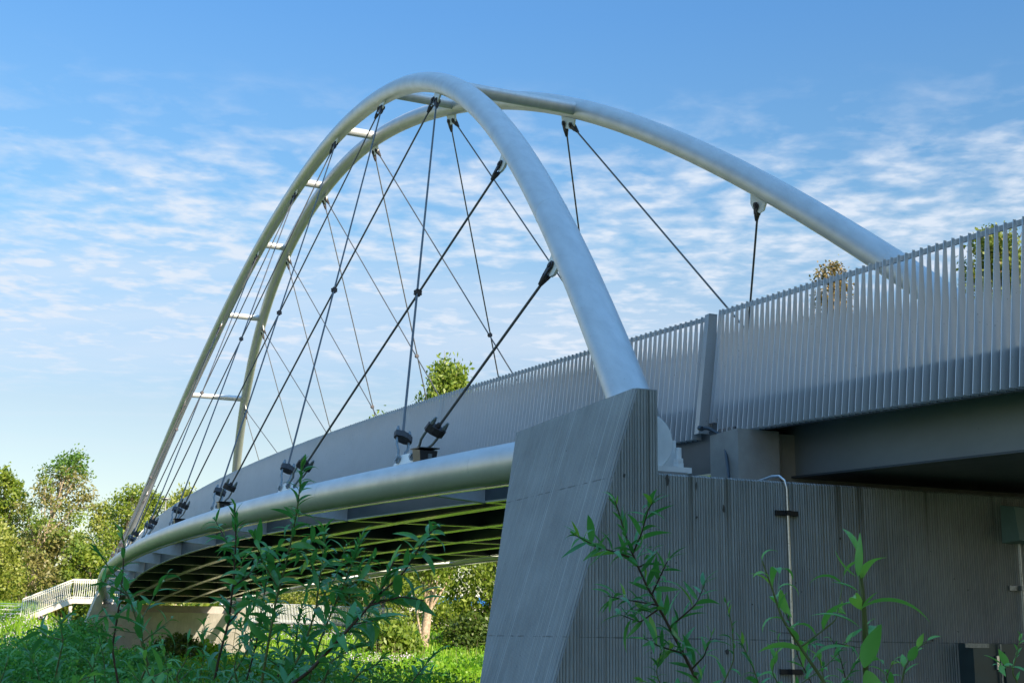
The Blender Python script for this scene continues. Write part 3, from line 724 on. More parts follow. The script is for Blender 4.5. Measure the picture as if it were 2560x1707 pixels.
# ------------------------------------------------------------------ trees
def quads(c, n, size, spread, upb=.0, droop=0., aspect=1.5, wind=0):
    """n leaf quads round each centre c (m,3)"""
    m=len(c); P=np.repeat(c,n,0)+rng.normal(0,1,(m*n,3))*spread
    a=rng.normal(0,1,(m*n,3)); a[:,2]-=droop; a/=np.linalg.norm(a,axis=1,keepdims=True)
    b=rng.normal(0,1,(m*n,3)); b-=a*(a*b).sum(1,keepdims=True); b/=np.linalg.norm(b,axis=1,keepdims=True)
    s=size*rng.uniform(.6,1.3,(m*n,1)); a=a*s*aspect/2; b=b*s/2
    return np.stack([P-a,P+b*.9-a*.1,P+a,P-b*.9-a*.1],1)
def tree(px, top, dist, wid, base_frac=.25, kind='A', name='tree', label='', cat='tree', nleaf=7000, size=.2, trunk='bark', group=None, lean=0., lobes=16, xy=None, Ht=None, rt=None, hang=0., topmix=None, sharp=.0):
    if xy is None:
        d=ray_dir(px); pos=CAM[:2]+d*dist; zt=(at(px,top,dist))[2]
    else: pos=np.array(xy,float); zt=0
    g=float(hgt(pos[0],pos[1]))
    Hh=(zt-g) if Ht is None else Ht
    root=thing(name,(pos[0],pos[1],g),label,cat,group)
    base=np.array([pos[0],pos[1],g-.1]); rt=rt or Hh*.017+.05
    side_=np.array([-math.sin(YAW),math.cos(YAW),0])
    axis=[base+np.array([0,0,Hh*u])+side_*lean*Hh*u+np.array([math.sin(u*5+px)*.02*Hh*u,math.cos(u*4+px)*.02*Hh*u,0]) for u in np.linspace(0,.93,9)]
    mb=MB(); mb.tube(axis,[rt*(1-.85*u) for u in np.linspace(0,1,9)],9)
    # lobes of foliage, each reached by a limb
    cz0=g+Hh*base_frac; ch=Hh*(1-base_frac); cs=[]; rad=[]
    for i in range(lobes):
        u=(i+.5)/lobes; env=math.sin(math.pi*min(max(u*.86+.1,0),1))**.7*(1-sharp*u)
        th=i*2.4+px; rr=wid/2*env*rng.uniform(.35,.85)
        ax=axis[0]+(axis[-1]-axis[0])*((base_frac+u*(1-base_frac)))
        c=np.array([ax[0]+rr*math.cos(th),ax[1]+rr*math.sin(th),cz0+ch*(u*.92+.02)])
        cs.append(c); rad.append(wid*.5*rng.uniform(.28,.46)*(.5+.5*env))
        k=min(int(max(base_frac+u*(1-base_frac)-.18,0.05)*8),7); st_=axis[k]
        mid=(st_+c)/2+np.array([0,0,-.05*Hh*rng.uniform(0,1)])
        mb.tube([st_,mid,c],[rt*.32,rt*.2,rt*.06],6)
        for q in range(3):
            e=c+rng.normal(0,1,3)*rad[-1]*.6; mb.tube([mid+(c-mid)*rng.uniform(.2,.9),e],[rt*.1,rt*.03],4)
    build('trunk',mb,M[trunk],root,True)
    cs,rad=np.array(cs),np.array(rad); per=max(nleaf//(lobes*26),3)
    cl=[]
    for c,r in zip(cs,rad):
        v=rng.normal(0,1,(26,3)); v/=np.linalg.norm(v,axis=1,keepdims=True); v*=r*rng.uniform(.35,1.1,(26,1)); v[:,2]*=.8
        cl.append(c+v)
    cl=np.concatenate(cl)
    if hang:      # weeping strands below the clusters
        ex=[]
        for q in range(4):
            sft=cl.copy(); sft[:,2]-=hang*(q+1)/4*rng.uniform(.5,1.1,len(cl)); ex.append(sft)
        cl=np.concatenate([cl]+ex); per=max(per//3,2)
    clear=np.maximum(hgt(cl[:,0],cl[:,1])+.3,cl[:,2]); cl[:,2]=clear
    sp=np.full((len(cl)*per,1),size*1.5)
    Q=quads(cl,per,size,sp,droop=1.2 if hang else 0.,aspect=2.0 if hang else 1.5)
    if topmix:
        zc=Q[:,0,2]; hi=zc>g+Hh*topmix[1]+rng.normal(0,.04*Hh,len(zc))
        fast_mesh('crown',Q[~hi],4,M[kind],root); fast_mesh('crown_top',Q[hi],4,M[topmix[0]],root)
    else: fast_mesh('crown',Q,4,M[kind],root)
    return root
T=tree
GL='trees on the left bank beyond the stair'
T(-20,1195,112,4.6,.2,'leafA',label='green alder cut by the left frame edge',group=GL)
T(62,1345,126,6,.1,'leafA',label='low leafy tree behind the leaning pale trunk',group=GL,nleaf=6000)
T(52,1146,108,5.8,.34,'leafBrown',label='tall browning tree with a leaning pale forked trunk',group=GL,nleaf=6000,size=.18,trunk='barkpale',lean=.21,lobes=22,topmix=('leafTop',.86))
T(-60,1330,104,7,.1,'leafYel',label='yellow-green bushy tree low at the left edge',group=GL,nleaf=6000)
T(150,1335,106,6,.1,'leafBrown',label='low tree of tawny dry twigs behind the white stair',group=GL,nleaf=6000)
T(215,1372,104,5,.1,'leafA',label='round low tree right behind the stair top',group=GL,nleaf=6000)
T(232,1262,128,5.6,.2,'leafYel',label='pale thin tree between browning tree and broad green tree',group=GL,nleaf=5000)
T(296,1222,118,6.2,.15,'leafA',label='broad round green tree left of the arch foot',group=GL,nleaf=9000,lobes=28,size=.18)
T(352,1218,124,4.2,.15,'leafA',label='green tree seen through the foot of the arch',group=GL,nleaf=7000)
T(425,1212,132,5.2,.2,'leafYel',label='wispy pale tree above the far parapet end',group=GL,nleaf=4000,trunk='barkpale',hang=1.2)
T(285,1385,100,5,.06,'leafA',label='low tree hidden behind the tube end',group=GL,nleaf=6000)
GB='trees behind the bridge deck'
T(1060,858,92,9.4,.27,'leafB',label='birch with hanging twigs, its trunk below the deck, crown above',group=GB,nleaf=17000,size=.19,trunk='barkbirch',hang=2.4,lobes=30,rt=.34,lean=.07,sharp=.5)
T(955,1015,105,4.6,.3,'leafB',label='slender birch top just clearing the parapet',group=GB,nleaf=6500,hang=1.,rt=.12)
T(1225,1270,96,6.5,.2,'leafB',label='airy tree beside the pier left edge, sky through it',group=GB,nleaf=5000,hang=1.2)
T(1010,1400,120,8,.1,'leafA',label='dark tree behind the birch trunk',group=GB,nleaf=7000)
T(900,1395,112,6,.1,'leafDark',label='dark green tree left of the birch',group=GB,nleaf=7000)
T(800,1440,125,8,.05,'leafYel',label='pale yellow tree above the far ramp railing',group=GB,nleaf=7000)
T(700,1440,130,8,.05,'leafYel',label='yellow-green tree over the middle of the far ramp',group=GB,nleaf=6000)
T(1125,1500,112,5,.03,'leafA',label='low green thicket right of the birch trunk',group=GB,nleaf=3000)
T(1180,1555,92,5,.02,'leafDark',label='dark bush below the blue banded building',cat='bush',name='bush',group=GB,nleaf=5000)
T(980,1560,84,3.4,.02,'leafB',label='light bush left of the birch trunk foot',cat='bush',name='bush',group=GB,nleaf=5000,hang=.5)
T(2112,628,52,4.6,.3,'leafCone',label='sparse brown conifer behind the approach fins',nleaf=17000,size=.085,sharp=.45,lobes=26)
T(2560,560,44,4.6,.25,'leafRust',label='green and rust tree behind the fins at the right edge',nleaf=30000,size=.10,lobes=34)
# wood behind everything
def wood(px0,px1,dist,h,n,name,kind):
    C_=[]
    for i in range(n):
        px=rng.uniform(px0,px1); d=ray_dir(px); p=CAM[:2]+d*(dist+rng.uniform(0,14)); g=hgt(p[0],p[1])
        C_.append([p[0],p[1],g+h*rng.uniform(0,1)**1.1*(.75+.25*math.sin(px*.02+1))])
    C_=np.array(C_); Q=quads(C_,26,.5,np.full((n*26,1),1.0)); o=fast_mesh(name,Q,4,M[kind],None,(C_[:,0].mean(),C_[:,1].mean(),0)); return o
o=wood(-900,560,150,7.5,600,'far_wood','leafA'); tag(o,'far wood along the left horizon','wood',kind='stuff')
o=wood(560,1500,150,4.2,300,'far_wood','leafDark'); tag(o,'far wood behind the trees under the bridge','wood',kind='stuff')
o=wood(1500,3600,150,6.5,700,'far_wood','leafA'); tag(o,'far wood hidden beyond the near pier and wall','wood',kind='stuff')
# tall trees behind the photographer, they shade the near half of the bridge
GS='tall trees behind the viewpoint'
for i,(x,y,h,w,bf) in enumerate(((-15,13.5,38,13,.32),(-21,18,40,10.5,.3),(-30,11,39,14,.15),(-35,1,25,12,.1))):
    T(i*37,0,0,w,bf,'leafDark',xy=(x,y),Ht=h,nleaf=15000,size=.8,lobes=38,name='shade_tree',label=['tallest shade tree right of the approach abutment','broad shade tree farther right of the abutment','shade tree behind the abutment, right of the deck line','shorter shade tree standing behind the viewpoint on the deck axis'][i],group=GS)

# ------------------------------------------------------------------ willow shoots in front of the camera
def leaf_mesh(name, specs, matr, parent, seg=7):
    """specs: list of (base, direction, length, width, curl, twist)"""
    V=[];Fs=[];o=0
    us=np.linspace(0,1,seg+1); wid=np.sin(np.pi*np.clip(us,0,1)**.75)**.9*(1-.15*us); wid[0]=.10; wid[-1]=.02
    for (p,d,Ln,wd,curl,tw) in specs:
        d=d/np.linalg.norm(d); z=np.array([0,0,1.]); n=z-d*(z@d)
        if np.linalg.norm(n)<1e-3: n=np.array([1.,0,0])
        n/=np.linalg.norm(n); b=np.cross(d,n)
        n,b=math.cos(tw)*n+math.sin(tw)*b, math.cos(tw)*b-math.sin(tw)*n
        k=curl if abs(curl)>1e-3 else 1e-3
        ce=[p+Ln*(d*math.sin(k*u)/k-n*(1-math.cos(k*u))/k) for u in us]
        for u,c,w in zip(us,ce,wid):
            nn=n*math.cos(k*u)+d*math.sin(k*u); h=wd*w/2
            V+= [c-b*h+nn*h*.35, c, c+b*h+nn*h*.35]
        for i in range(seg):
            a=o+3*i; Fs+=[(a,a+1,a+4,a+3),(a+1,a+2,a+5,a+4)]
        o+=3*(seg+1)
    ob=fast_mesh(name,np.array(V),4,M[matr],parent,None,np.array(Fs))
    ob.data.polygons.foreach_set('use_smooth',[True]*len(ob.data.polygons))
    return ob
def smooth_path(pts,n):
    pts=np.array(pts,float); t=np.linspace(0,1,len(pts)); s=np.linspace(0,1,n)
    out=np.stack([np.interp(s,t,pts[:,i]) for i in range(3)],1)
    for _ in range(2): out[1:-1]=(out[:-2]+out[1:-1]*2+out[2:])/4
    return out
SH=0
def shoot(stem, depth, leaf=.085, gap=.024, wr=.15, branches=(), label='', matr='willow', r0=.006, stemmat='stem', droop=.9, root_to_ground=True, dense=1., tipfrac=.25):
    """stem: photo pixels bottom -> top; depth: forward distance (bottom, top); branches: list of pixel polylines"""
    global SH; SH+=1
    def path(px,d0,d1,off=0):
        k=len(px); return [at(x,y,d0+(d1-d0)*i/max(k-1,1)) for i,(x,y) in enumerate(px)]
    d0,d1=depth if isinstance(depth,tuple) else (depth,depth)
    P=path(stem,d0,d1)
    vis0=P[0].copy()
    if root_to_ground:
        g=P[0]+ (P[0]-P[1])/np.linalg.norm(P[0]-P[1])*.5*np.array([1,1,0]); g[2]=hgt(g[0],g[1])-.05
        mid=(P[0]+g)/2; mid[:2]=P[0][:2]*.6+g[:2]*.4
        P=[g,mid]+P
    else: g=P[0]
    root=thing('willow_shoot',(g[0],g[1],g[2]),label,'willow shoot')
    mb=MB(); lines=[]
    S=smooth_path(P,max(len(P)*8,24)); mb.tube(S,np.linspace(r0,r0*.28,len(S)),7); lines.append((S,vis0[2]-.12 if root_to_ground else -9,1.))
    for br in branches:
        B=path(br,d0+(d1-d0)*.5+rng.uniform(-.15,.15),d0+(d1-d0)*.5+rng.uniform(-.25,.25))
        j=np.argmin(np.linalg.norm(S-B[0],axis=1)); B[0]=S[j]; Bs=smooth_path(B,len(B)*7)
        mb.tube(Bs,np.linspace(r0*.5,r0*.2,len(Bs)),6); lines.append((Bs,-9,.85))
    build('stem',mb,M[stemmat],root,'all')
    sp=[]
    for S_,zmin,sc_ in lines:
        seg=np.linalg.norm(np.diff(S_,axis=0),axis=1); cum=np.concatenate([[0],np.cumsum(seg)]); tot=cum[-1]
        s=tot; i=0; ph=rng.uniform(0,6)
        while s>0.01:
            p=np.array([np.interp(s,cum,S_[:,k]) for k in range(3)]); q=np.array([np.interp(max(s-.02,0),cum,S_[:,k]) for k in range(3)])
            if p[2]<zmin: break
            ax=(p-q)/(np.linalg.norm(p-q)+1e-9); ph+=2.4+rng.normal(0,.25)
            a=np.cross(ax,[0.3,.2,1.]);a/=np.linalg.norm(a)+1e-9;b=np.cross(ax,a)
            rad=a*math.cos(ph)+b*math.sin(ph); tip=(tot-s)/tot
            el=.4+rng.normal(0,.12) if tip<.05 else 1.02+rng.normal(0,.28)
            d=ax*math.cos(el)+rad*math.sin(el)+np.array([0,0,.22])+rng.normal(0,.10,3)
            d/=np.linalg.norm(d)
            f=min(1,.5+tip*3)*rng.uniform(.6,1.25)*sc_
            if rng.uniform()<.95*dense:
                sp.append((p,d,leaf*f,leaf*f*wr*1.25*rng.uniform(.85,1.25),droop*rng.uniform(.4,2.0),rng.normal(0,.7)))
            s-=gap*rng.uniform(.7,1.3)*(.55 if tip<.1 else 1)
    leaf_mesh('leaves',sp,matr,root)
    return root
# nearest, right: pale broad shoots in front of the wall
shoot([(2165,1720),(2168,1600),(2160,1500),(2152,1420),(2140,1372)],2.45,.115,.085,.24,[[(2165,1640),(2170,1560)]],'thick pale-stemmed shoot with long curling leaves before the wall','willowlit',.0055,'stem',1.1,True,1.)
sp=[]
big=thing('willow_shoot',at(2160,1420,2.44),'cluster of big arched fresh leaves around the thick pale stem','willow shoot')
def L_(px,py,qx,qy,dp,wd,curl,tw=.3):
    a,b=at(px,py,dp),at(qx,qy,dp); sp.append((a,b-a+np.array([0,0,np.linalg.norm(b-a)*curl*.45]),np.linalg.norm(b-a)*1.08,wd,curl,tw))
L_(2152,1522,2325,1535,2.4,.024,1.6);L_(2145,1440,2150,1338,2.4,.016,-.5);L_(2140,1440,2082,1380,2.4,.016,-.8);L_(2150,1568,2035,1525,2.42,.016,1.0)
L_(2160,1668,2205,1560,2.4,.034,.6,1.1);L_(2165,1675,2205,1780,2.38,.034,.4,1.0);L_(2148,1480,2085,1452,2.42,.015,.6);L_(2155,1522,2190,1480,2.42,.014,.2)
leaf_mesh('leaves',sp,'willowlit',big,10)
mb=MB(); mb.tube([at(2163,1690,2.45),at(2158,1500,2.45),at(2146,1430,2.45)],[.004,.0035,.002],6); build('stem',mb,M['stem'],big,'all')
shoot([(2075,1725),(2010,1630),(1955,1545),(1930,1470),(1905,1400)],2.6,.115,.055,.19,[[(1950,1540),(1945,1480),(1950,1425)],[(2010,1630),(2090,1550),(2110,1440)]],'curved bright shoot with large drooping leaves left of the thick stem','willowlit',.005,'stem',1.3)
shoot([(1985,1720),(2070,1660),(2140,1580)],3.1,.06,.03,.2,[],'thin side shoot crossing behind the thick pale stem','willow',.003,'stem',.8)
shoot([(2250,1730),(2262,1665),(2290,1625),(2318,1600)],2.6,.07,.035,.26,[],'short fresh shoot right of the thick pale stem','willowlit',.0035,'stem',.5)
shoot([(2560,1735),(2530,1680),(2545,1620),(2552,1592)],2.8,.045,.02,.28,[[(2530,1690),(2495,1660)]],'budding twig in the bottom right corner before the cabinet','willowlit',.003,'stem',.5)
shoot([(2035,1720),(1995,1640),(1980,1570),(1960,1520)],3.4,.055,.022,.17,[[(1990,1640),(2040,1610)],[(1985,1600),(1940,1580)]],'dark bushy shoot low behind the pale shoots','willow',.003,'stemred',.8)
shoot([(2120,1720),(2100,1640),(2075,1590)],3.5,.05,.02,.18,[[(2100,1650),(2160,1620)]],'small dark leafy shoot between the pale stems','willow',.003,'stemred',.8)
# the long shoot in front of the near pier
shoot([(1755,1725),(1712,1640),(1662,1545),(1620,1470),(1590,1405),(1568,1350),(1553,1300),(1537,1250)],4.6,.125,.016,.15,
 [[(1590,1395),(1540,1380),(1490,1365),(1438,1337)],[(1583,1385),(1605,1330),(1620,1275),(1632,1255)],[(1640,1500),(1660,1420),(1672,1395)],[(1660,1540),(1600,1555),(1550,1535)],[(1690,1590),(1740,1510),(1762,1460)],[(1712,1640),(1650,1615),(1610,1595)],[(1735,1680),(1760,1640),(1778,1590)],[(1628,1490),(1560,1497),(1520,1490)],[(1600,1420),(1630,1400),(1633,1370)]],
 'long leaning shoot with fine side twigs in front of the near pier','willow',.0075,'stemred',.55)
for i,(pts,dp,lf,lab) in enumerate((([(1905,1735),(1880,1660),(1850,1600)],3.6,.085,'leafy twig at the foot of the bright conduit'),([(1960,1735),(1930,1680),(1945,1620)],3.3,.08,'bushy twig below the curved bright shoot'),([(2090,1735),(2120,1690),(2150,1640)],3.2,.075,'low twig just left of the thick pale stem'),([(2230,1740),(2215,1690),(2235,1650)],2.9,.085,'low twig just right of the thick pale stem'),([(1660,1735),(1640,1680),(1655,1620)],4.5,.09,'leafy twig under the long leaning shoot'),([(2020,1735),(2060,1700),(2050,1650)],2.8,.09,'broad fresh twig between the pale shoots'))):
    shoot(pts,dp,lf,.018,.17,[],lab,'willowlit' if i%2 else 'willow',.0035,'stem',1.)
shoot([(1700,1725),(1640,1712),(1600,1700)],4.4,.075,.03,.2,[],'low twig at the bottom edge before the near pier','willow',.003,'stem',.7)
shoot([(1800,1725),(1835,1650),(1830,1560),(1812,1490)],3.9,.07,.035,.18,[],'slender shoot right of the long leaning shoot','willow',.004,'stem',.8)
# the central thicket
C4='willow thicket at the centre bottom'
def cs(stem,dp,lab,br=(),leaf=.088,m='willow',r=.006,sm='stem',gap=.019,dr=1.0):
    o=shoot(stem,dp,leaf*1.28,gap*.72,.17,br,lab,m,r,sm,dr); o['group']=C4; return o
cs([(650,1730),(672,1600),(690,1500),(712,1420),(728,1350),(742,1280),(750,1215),(757,1165)],4.4,'tallest central shoot reaching up across the edge tube',[[(700,1460),(655,1400),(635,1340)],[(720,1390),(770,1370),(790,1340)]],.092)
cs([(530,1730),(548,1640),(572,1553),(584,1450),(590,1350),(588,1290),(586,1262)],4.6,'shoot with a dark stem in front of the sunlit part of the far pier',[[(580,1480),(620,1440),(650,1400)],[(586,1390),(560,1340),(535,1295)],[(575,1540),(610,1515),(640,1495)]],.085,'willow',.0065,'stemred')
cs([(700,1730),(771,1680),(845,1600),(905,1535),(950,1480),(968,1440),(985,1400)],4.1,'thick diagonal branch leaning right under the deck',[[(845,1600),(880,1560),(960,1545)],[(930,1510),(1005,1490),(1060,1500)],[(950,1480),(1010,1430),(1060,1350),(1085,1322)]],.10,'willow',.0085,'stemred')
cs([(700,1725),(760,1620),(790,1520),(800,1440),(812,1370),(812,1325)],4.5,'shoot whose tip stands before the black underside',[[(790,1520),(840,1440),(868,1360)],[(800,1450),(770,1390)]],.088)
cs([(765,1725),(800,1600),(850,1480),(885,1400),(905,1340)],4.7,'shoot arching right just below the beams',[[(850,1480),(900,1440),(935,1395)]],.085)
cs([(610,1725),(640,1610),(655,1520),(668,1440),(672,1380)],4.9,'dark upright shoot left of the tallest one',[[(655,1520),(700,1490)],[(640,1600),(600,1560)]],.08,'willow',.005,'stemred')
cs([(560,1725),(610,1640),(640,1580),(700,1530)],5.2,'low shoot crossing the base of the thicket',[],.08)
cs([(800,1730),(830,1650),(880,1620),(930,1600)],4.6,'low shoot bending right along the bottom',[],.075)
cs([(740,1730),(735,1640),(745,1560),(760,1500)],4.9,'short inner shoot of the thicket',[[(735,1640),(780,1590)],[(740,1600),(700,1570)]],.078)
cs([(860,1730),(900,1680),(935,1665),(960,1640)],4.4,'low leafy twig under the diagonal branch',[],.075)
cs([(660,1730),(700,1680),(720,1620)],4.8,'low twig in front of the thicket',[[(700,1680),(660,1640)]],.075)
cs([(600,1730),(585,1670),(600,1610)],5.1,'small twig left of the thicket foot',[],.07)
cs([(1010,1735),(1040,1690),(1080,1640),(1110,1620)],5.6,'dark small shoot on its own right of the thicket',[[(1040,1690),(1090,1680)]],.07,'willow',.004,'stemred',.02)
cs([(790,1730),(812,1690),(850,1660)],5.0,'bottom twig right of the thicket middle',[],.07)
for i,(xa,ya,xb,yb,dp) in enumerate(((640,1740,600,1560,5.3),(690,1740,690,1570,5.6),(745,1740,770,1575,5.4),(800,1740,850,1585,5.2),(720,1740,735,1630,4.7),(845,1740,890,1640,5.7),(575,1740,560,1620,5.5),(770,1740,760,1540,5.9),(665,1740,655,1600,6.0))):
    cs([(xa,ya),((xa+xb)/2+12*math.sin(i*2.),(ya+yb)/2),(xb,yb)],dp,'low leafy filler shoot of the thicket, tip %s'%['over the pier foot grass','in the left middle','just left of the diagonal branch','right of the diagonal branch foot','short and close to the camera','rightmost and low','leftmost and low','highest of the low ones','thin, in the back'][i],[],.075,'willow',.004,'stemred' if i%2 else 'stem')
# left group
C5='willow shoots at the bottom left'
def ls(stem,dp,lab,br=(),leaf=.09,m='willow',r=.0055,sm='stem',gap=.036,dr=.8):
    o=shoot(stem,dp,leaf*1.2,gap*.72,.17,br,lab,m,r,sm,dr); o['group']=C5; return o
ls([(405,1735),(362,1640),(345,1560),(322,1490),(290,1440),(258,1400),(232,1350)],4.3,'tall left shoot with dark leaves against the bright trees',[[(345,1555),(390,1480),(418,1440)],[(322,1490),(290,1470),(250,1450)],[(350,1590),(300,1575)]],.095)
ls([(300,1735),(280,1620),(300,1500),(308,1420),(310,1360),(305,1335)],4.6,'upright shoot before the far end of the edge tube',[[(290,1560),(240,1540)],[(295,1520),(350,1510)]],.085,'willow',.0055,'stemred')
ls([(335,1735),(370,1660),(355,1590),(350,1530)],4.2,'shoot with pale undersides in front of the shaded far pier',[[(360,1620),(400,1570),(430,1545)]],.085)
ls([(400,1735),(370,1680),(360,1640)],4.0,'low broad-leaved twig before the far pier',[[(380,1700),(430,1670)]],.09,'willowlit')
ls([(130,1735),(145,1660),(158,1600),(150,1560),(175,1535)],4.8,'dark leafy shoot at the left below the stair',[[(150,1620),(120,1590),(100,1575)],[(155,1600),(190,1580)]],.095)
ls([(240,1735),(235,1680),(215,1640)],4.9,'low dark twig between the left shoots',[[(235,1690),(270,1660)]],.08)
ls([(-10,1735),(10,1680),(22,1640)],4.4,'blue-green twig entering from the left edge',[],.08,'willow',.004)
ls([(455,1735),(440,1690),(465,1650),(470,1600)],4.9,'short shoot between left group and thicket',[[(445,1690),(480,1670)]],.075)
for i,(xa,xb,yb,dp) in enumerate(((60,85,1640,5.2),(110,60,1610,5.6),(200,250,1600,5.3),(265,240,1560,5.0),(330,380,1600,5.4),(420,400,1590,5.6),(490,510,1560,5.3),(360,330,1680,3.9))):
    ls([(xa,1740),((xa+xb)/2+8,(1740+yb)/2),(xb,yb)],dp,'small leafy shoot in the lower left, %s'%['second from the left edge','low against the bright grass','between bush and far pier','thin, before the far pier left edge','under the tall left shoot','before the shaded middle of the far pier','just left of the thicket','short, closest to the camera'][i],[],.085,'willowlit' if i%3==2 else 'willow',.004)
ls([(180,1735),(200,1700),(222,1690)],3.9,'pale pointed leaf tip at the bottom edge, left',[],.09,'willowlit')
# ------------------------------------------------------------------ ground cover
def scatter(n,x0,x1,y0,y1,dens=None):
    x=rng.uniform(x0,x1,n);y=rng.uniform(y0,y1,n)
    if dens is not None:
        k=rng.uniform(0,1,n)<dens(x,y); x,y=x[k],y[k]
    return x,y
def bush_h(x,y):
    return np.clip(.35+.5*np.sin(x*.62+.6)*np.cos(y*.8+x*.2)+.25*np.sin(x*1.7+y*1.3),.05,1.)
def outside(x,y):        # keep clear of piers and the camera
    return ~(((x>-1.4)&(x<2.9)&(y>-2.2)&(y<10.2))|((x>L-3)&(x<L+2)&(y>-2.1)&(y<10.2))|((x<-9)&(y<-2)))
x,y=scatter(9000,2,44,-13,8); k=outside(x,y); x,y=x[k],y[k]
hb_=bush_h(x,y)*1.0*np.clip((60-x)/25,.3,1)
z=hgt(x,y)+rng.uniform(0,1,len(x))**.6*hb_
Q=quads(np.stack([x,y,z],1),9,.075,np.full((len(x)*9,1),.13),aspect=1.3)
o=fast_mesh('bramble_cover',Q,4,M['bramble'],None,(25,0,-1.8)); tag(o,'knee-high dark green brambles below the bridge','ground cover',kind='stuff')
def bush(px,top,dist,w,lab,kind='bramble',n=420,size=.09,name='bush',group=None):
    p=at(px,top,dist); g=float(hgt(p[0],p[1])); h=max(p[2]-g,.5); root=thing(name,(p[0],p[1],g),lab,'bush',group)
    mb=MB()
    for i in range(9):
        th=i*2.4; e=np.array([p[0]+math.cos(th)*w*.32*rng.uniform(.3,1),p[1]+math.sin(th)*w*.32*rng.uniform(.3,1),g+h*rng.uniform(.4,.8)])
        mb.tube([np.array([p[0],p[1],g-.1]),(e+np.array([p[0],p[1],g]))/2+rng.normal(0,.05,3),e],[.022,.014,.006],5)
    build('stems',mb,M['bark'],root,True)
    v=rng.normal(0,1,(n,3)); v/=np.linalg.norm(v,axis=1,keepdims=True); v*=rng.uniform(.3,1.,(n,1))**.5
    c=np.array([p[0],p[1],g+h*.45])+v*np.array([w/2,w/2,h*.5])*(1+.18*np.sin(v[:,[0]]*5+v[:,[1]]*4))
    Q=quads(c,9,size,np.full((n*9,1),size*1.3),aspect=1.4); fast_mesh('foliage',Q,4,M[kind],root)
bush(140,1568,40,3.4,'dark bush left of the far pier in the shade',n=900,size=.08)
bush(205,1545,66,3.0,'dark rounded bush against the left edge of the far pier',n=800,size=.10)
bush(40,1600,30,3.0,'low shaded bush at the bottom left',n=900,size=.06)
bush(330,1622,44,3.4,'shaded bush below the middle of the far pier',n=800,size=.08)
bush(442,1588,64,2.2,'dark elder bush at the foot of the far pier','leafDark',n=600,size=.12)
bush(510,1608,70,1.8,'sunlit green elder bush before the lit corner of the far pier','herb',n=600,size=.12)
bush(700,1660,46,3.,'green bush behind the willow thicket','herb',n=600,size=.1)
# grass and herbs in the sun
def dens(x,y): return np.where((x>34)|(y>7),1,.15)
x,y=scatter(52000,26,110,-16,34,dens); k=outside(x,y); x,y=x[k],y[k]; z=hgt(x,y)
hg=rng.uniform(.25,.75,len(x))*np.where((x>62)&(y<0),1.35,1.)
th=rng.uniform(0,math.pi,len(x)); wv=.035+x*.0004; lean_=rng.normal(0,.14,(len(x),2))*hg[:,None]
b=np.stack([x,y,z-.05],1); dx=np.stack([np.cos(th)*wv,np.sin(th)*wv,0*x],1); tp=b+np.stack([lean_[:,0],lean_[:,1],hg],1)
md=b*.45+tp*.55-np.stack([lean_[:,0]*.2,lean_[:,1]*.2,0*x],1)
Q=np.stack([b-dx,b+dx,md+dx*.7,tp],1)
o=fast_mesh('tall_grass',Q,4,M['grass'],None,(60,5,-1.6)); tag(o,'tall sunlit meadow grass around the far pier','grass',kind='stuff')
x,y=scatter(9500,24,95,-12,30,lambda x,y:np.where((x>44)|(y>6),1,.0)); k=outside(x,y); x,y=x[k],y[k]
Q=quads(np.stack([x,y,hgt(x,y)+rng.uniform(0,.5,len(x))],1),8,.12,np.full((len(x)*8,1),.18))
o=fast_mesh('meadow_herbs',Q,4,M['herb'],None,(60,5,-1.6)); tag(o,'leafy green herbs among the sunlit grass','herbs',kind='stuff')
x,y=scatter(260,44,88,-8,20); k=outside(x,y); x,y=x[k],y[k]; z=hgt(x,y); hs=rng.uniform(.8,1.7,len(x))
ln=rng.normal(0,.12,(len(x),2)); b=np.stack([x,y,z-.05],1); tp=b+np.stack([ln[:,0]*hs,ln[:,1]*hs,hs],1); dx=np.array([.25,-.95,0])*.007
Q=np.stack([b-dx,b+dx,tp+dx*.2,tp-dx*.2],1)
o=fast_mesh('dry_stalks',Q,4,M['barkpale'],None,(60,5,-1.6)); tag(o,'tall dry tan stalks standing in the meadow','stalks',kind='stuff')
x,y=scatter(1500,60,84,-9,-1); x2,y2=scatter(700,76,88,9,22); x3,y3=scatter(160,44,54,9,12); x=np.concatenate([x,x2,x3]);y=np.concatenate([y,y2,y3])
Q=quads(np.stack([x,y,hgt(x,y)+rng.uniform(.5,.85,len(x))],1),3,.05,np.full((len(x)*3,1),.04))
o=fast_mesh('flower_heads',Q,4,M['flower'],None,(70,0,0)); tag(o,'pale lilac flower heads in the meadow','flowers',kind='stuff')

# ------------------------------------------------------------------ sun, sky, exposure
sun_dir=unit(np.array([-.857,.286,.429]))           # towards the sun, bridge coordinates
sl=bpy.data.lights.new('sun','SUN'); sl.energy=5.0; sl.angle=R(.6); sl.color=(1,.86,.66)
so=bpy.data.objects.new('sun',sl); COL.objects.link(so); so.location=(0,0,60)
so.rotation_euler=Vector(W2(sun_dir)).to_track_quat('Z','Y').to_euler()
w=bpy.data.worlds.new('World'); sc.world=w; w.use_nodes=True; nt=w.node_tree
bg=nt.nodes['Background']; sky=nt.nodes.new('ShaderNodeTexSky'); sky.sky_type='NISHITA'; sky.sun_disc=False
sd=Vector(W2(sun_dir)); sky.sun_elevation=math.asin(sd.z); sky.sun_rotation=math.atan2(sd.x,sd.y)
sky.altitude=100; sky.air_density=1.; sky.dust_density=.35; sky.ozone_density=2.0
tc=N(nt,'ShaderNodeTexCoord'); se=N(nt,'ShaderNodeSeparateXYZ'); nt.links.new(tc.outputs['Generated'],se.inputs[0])
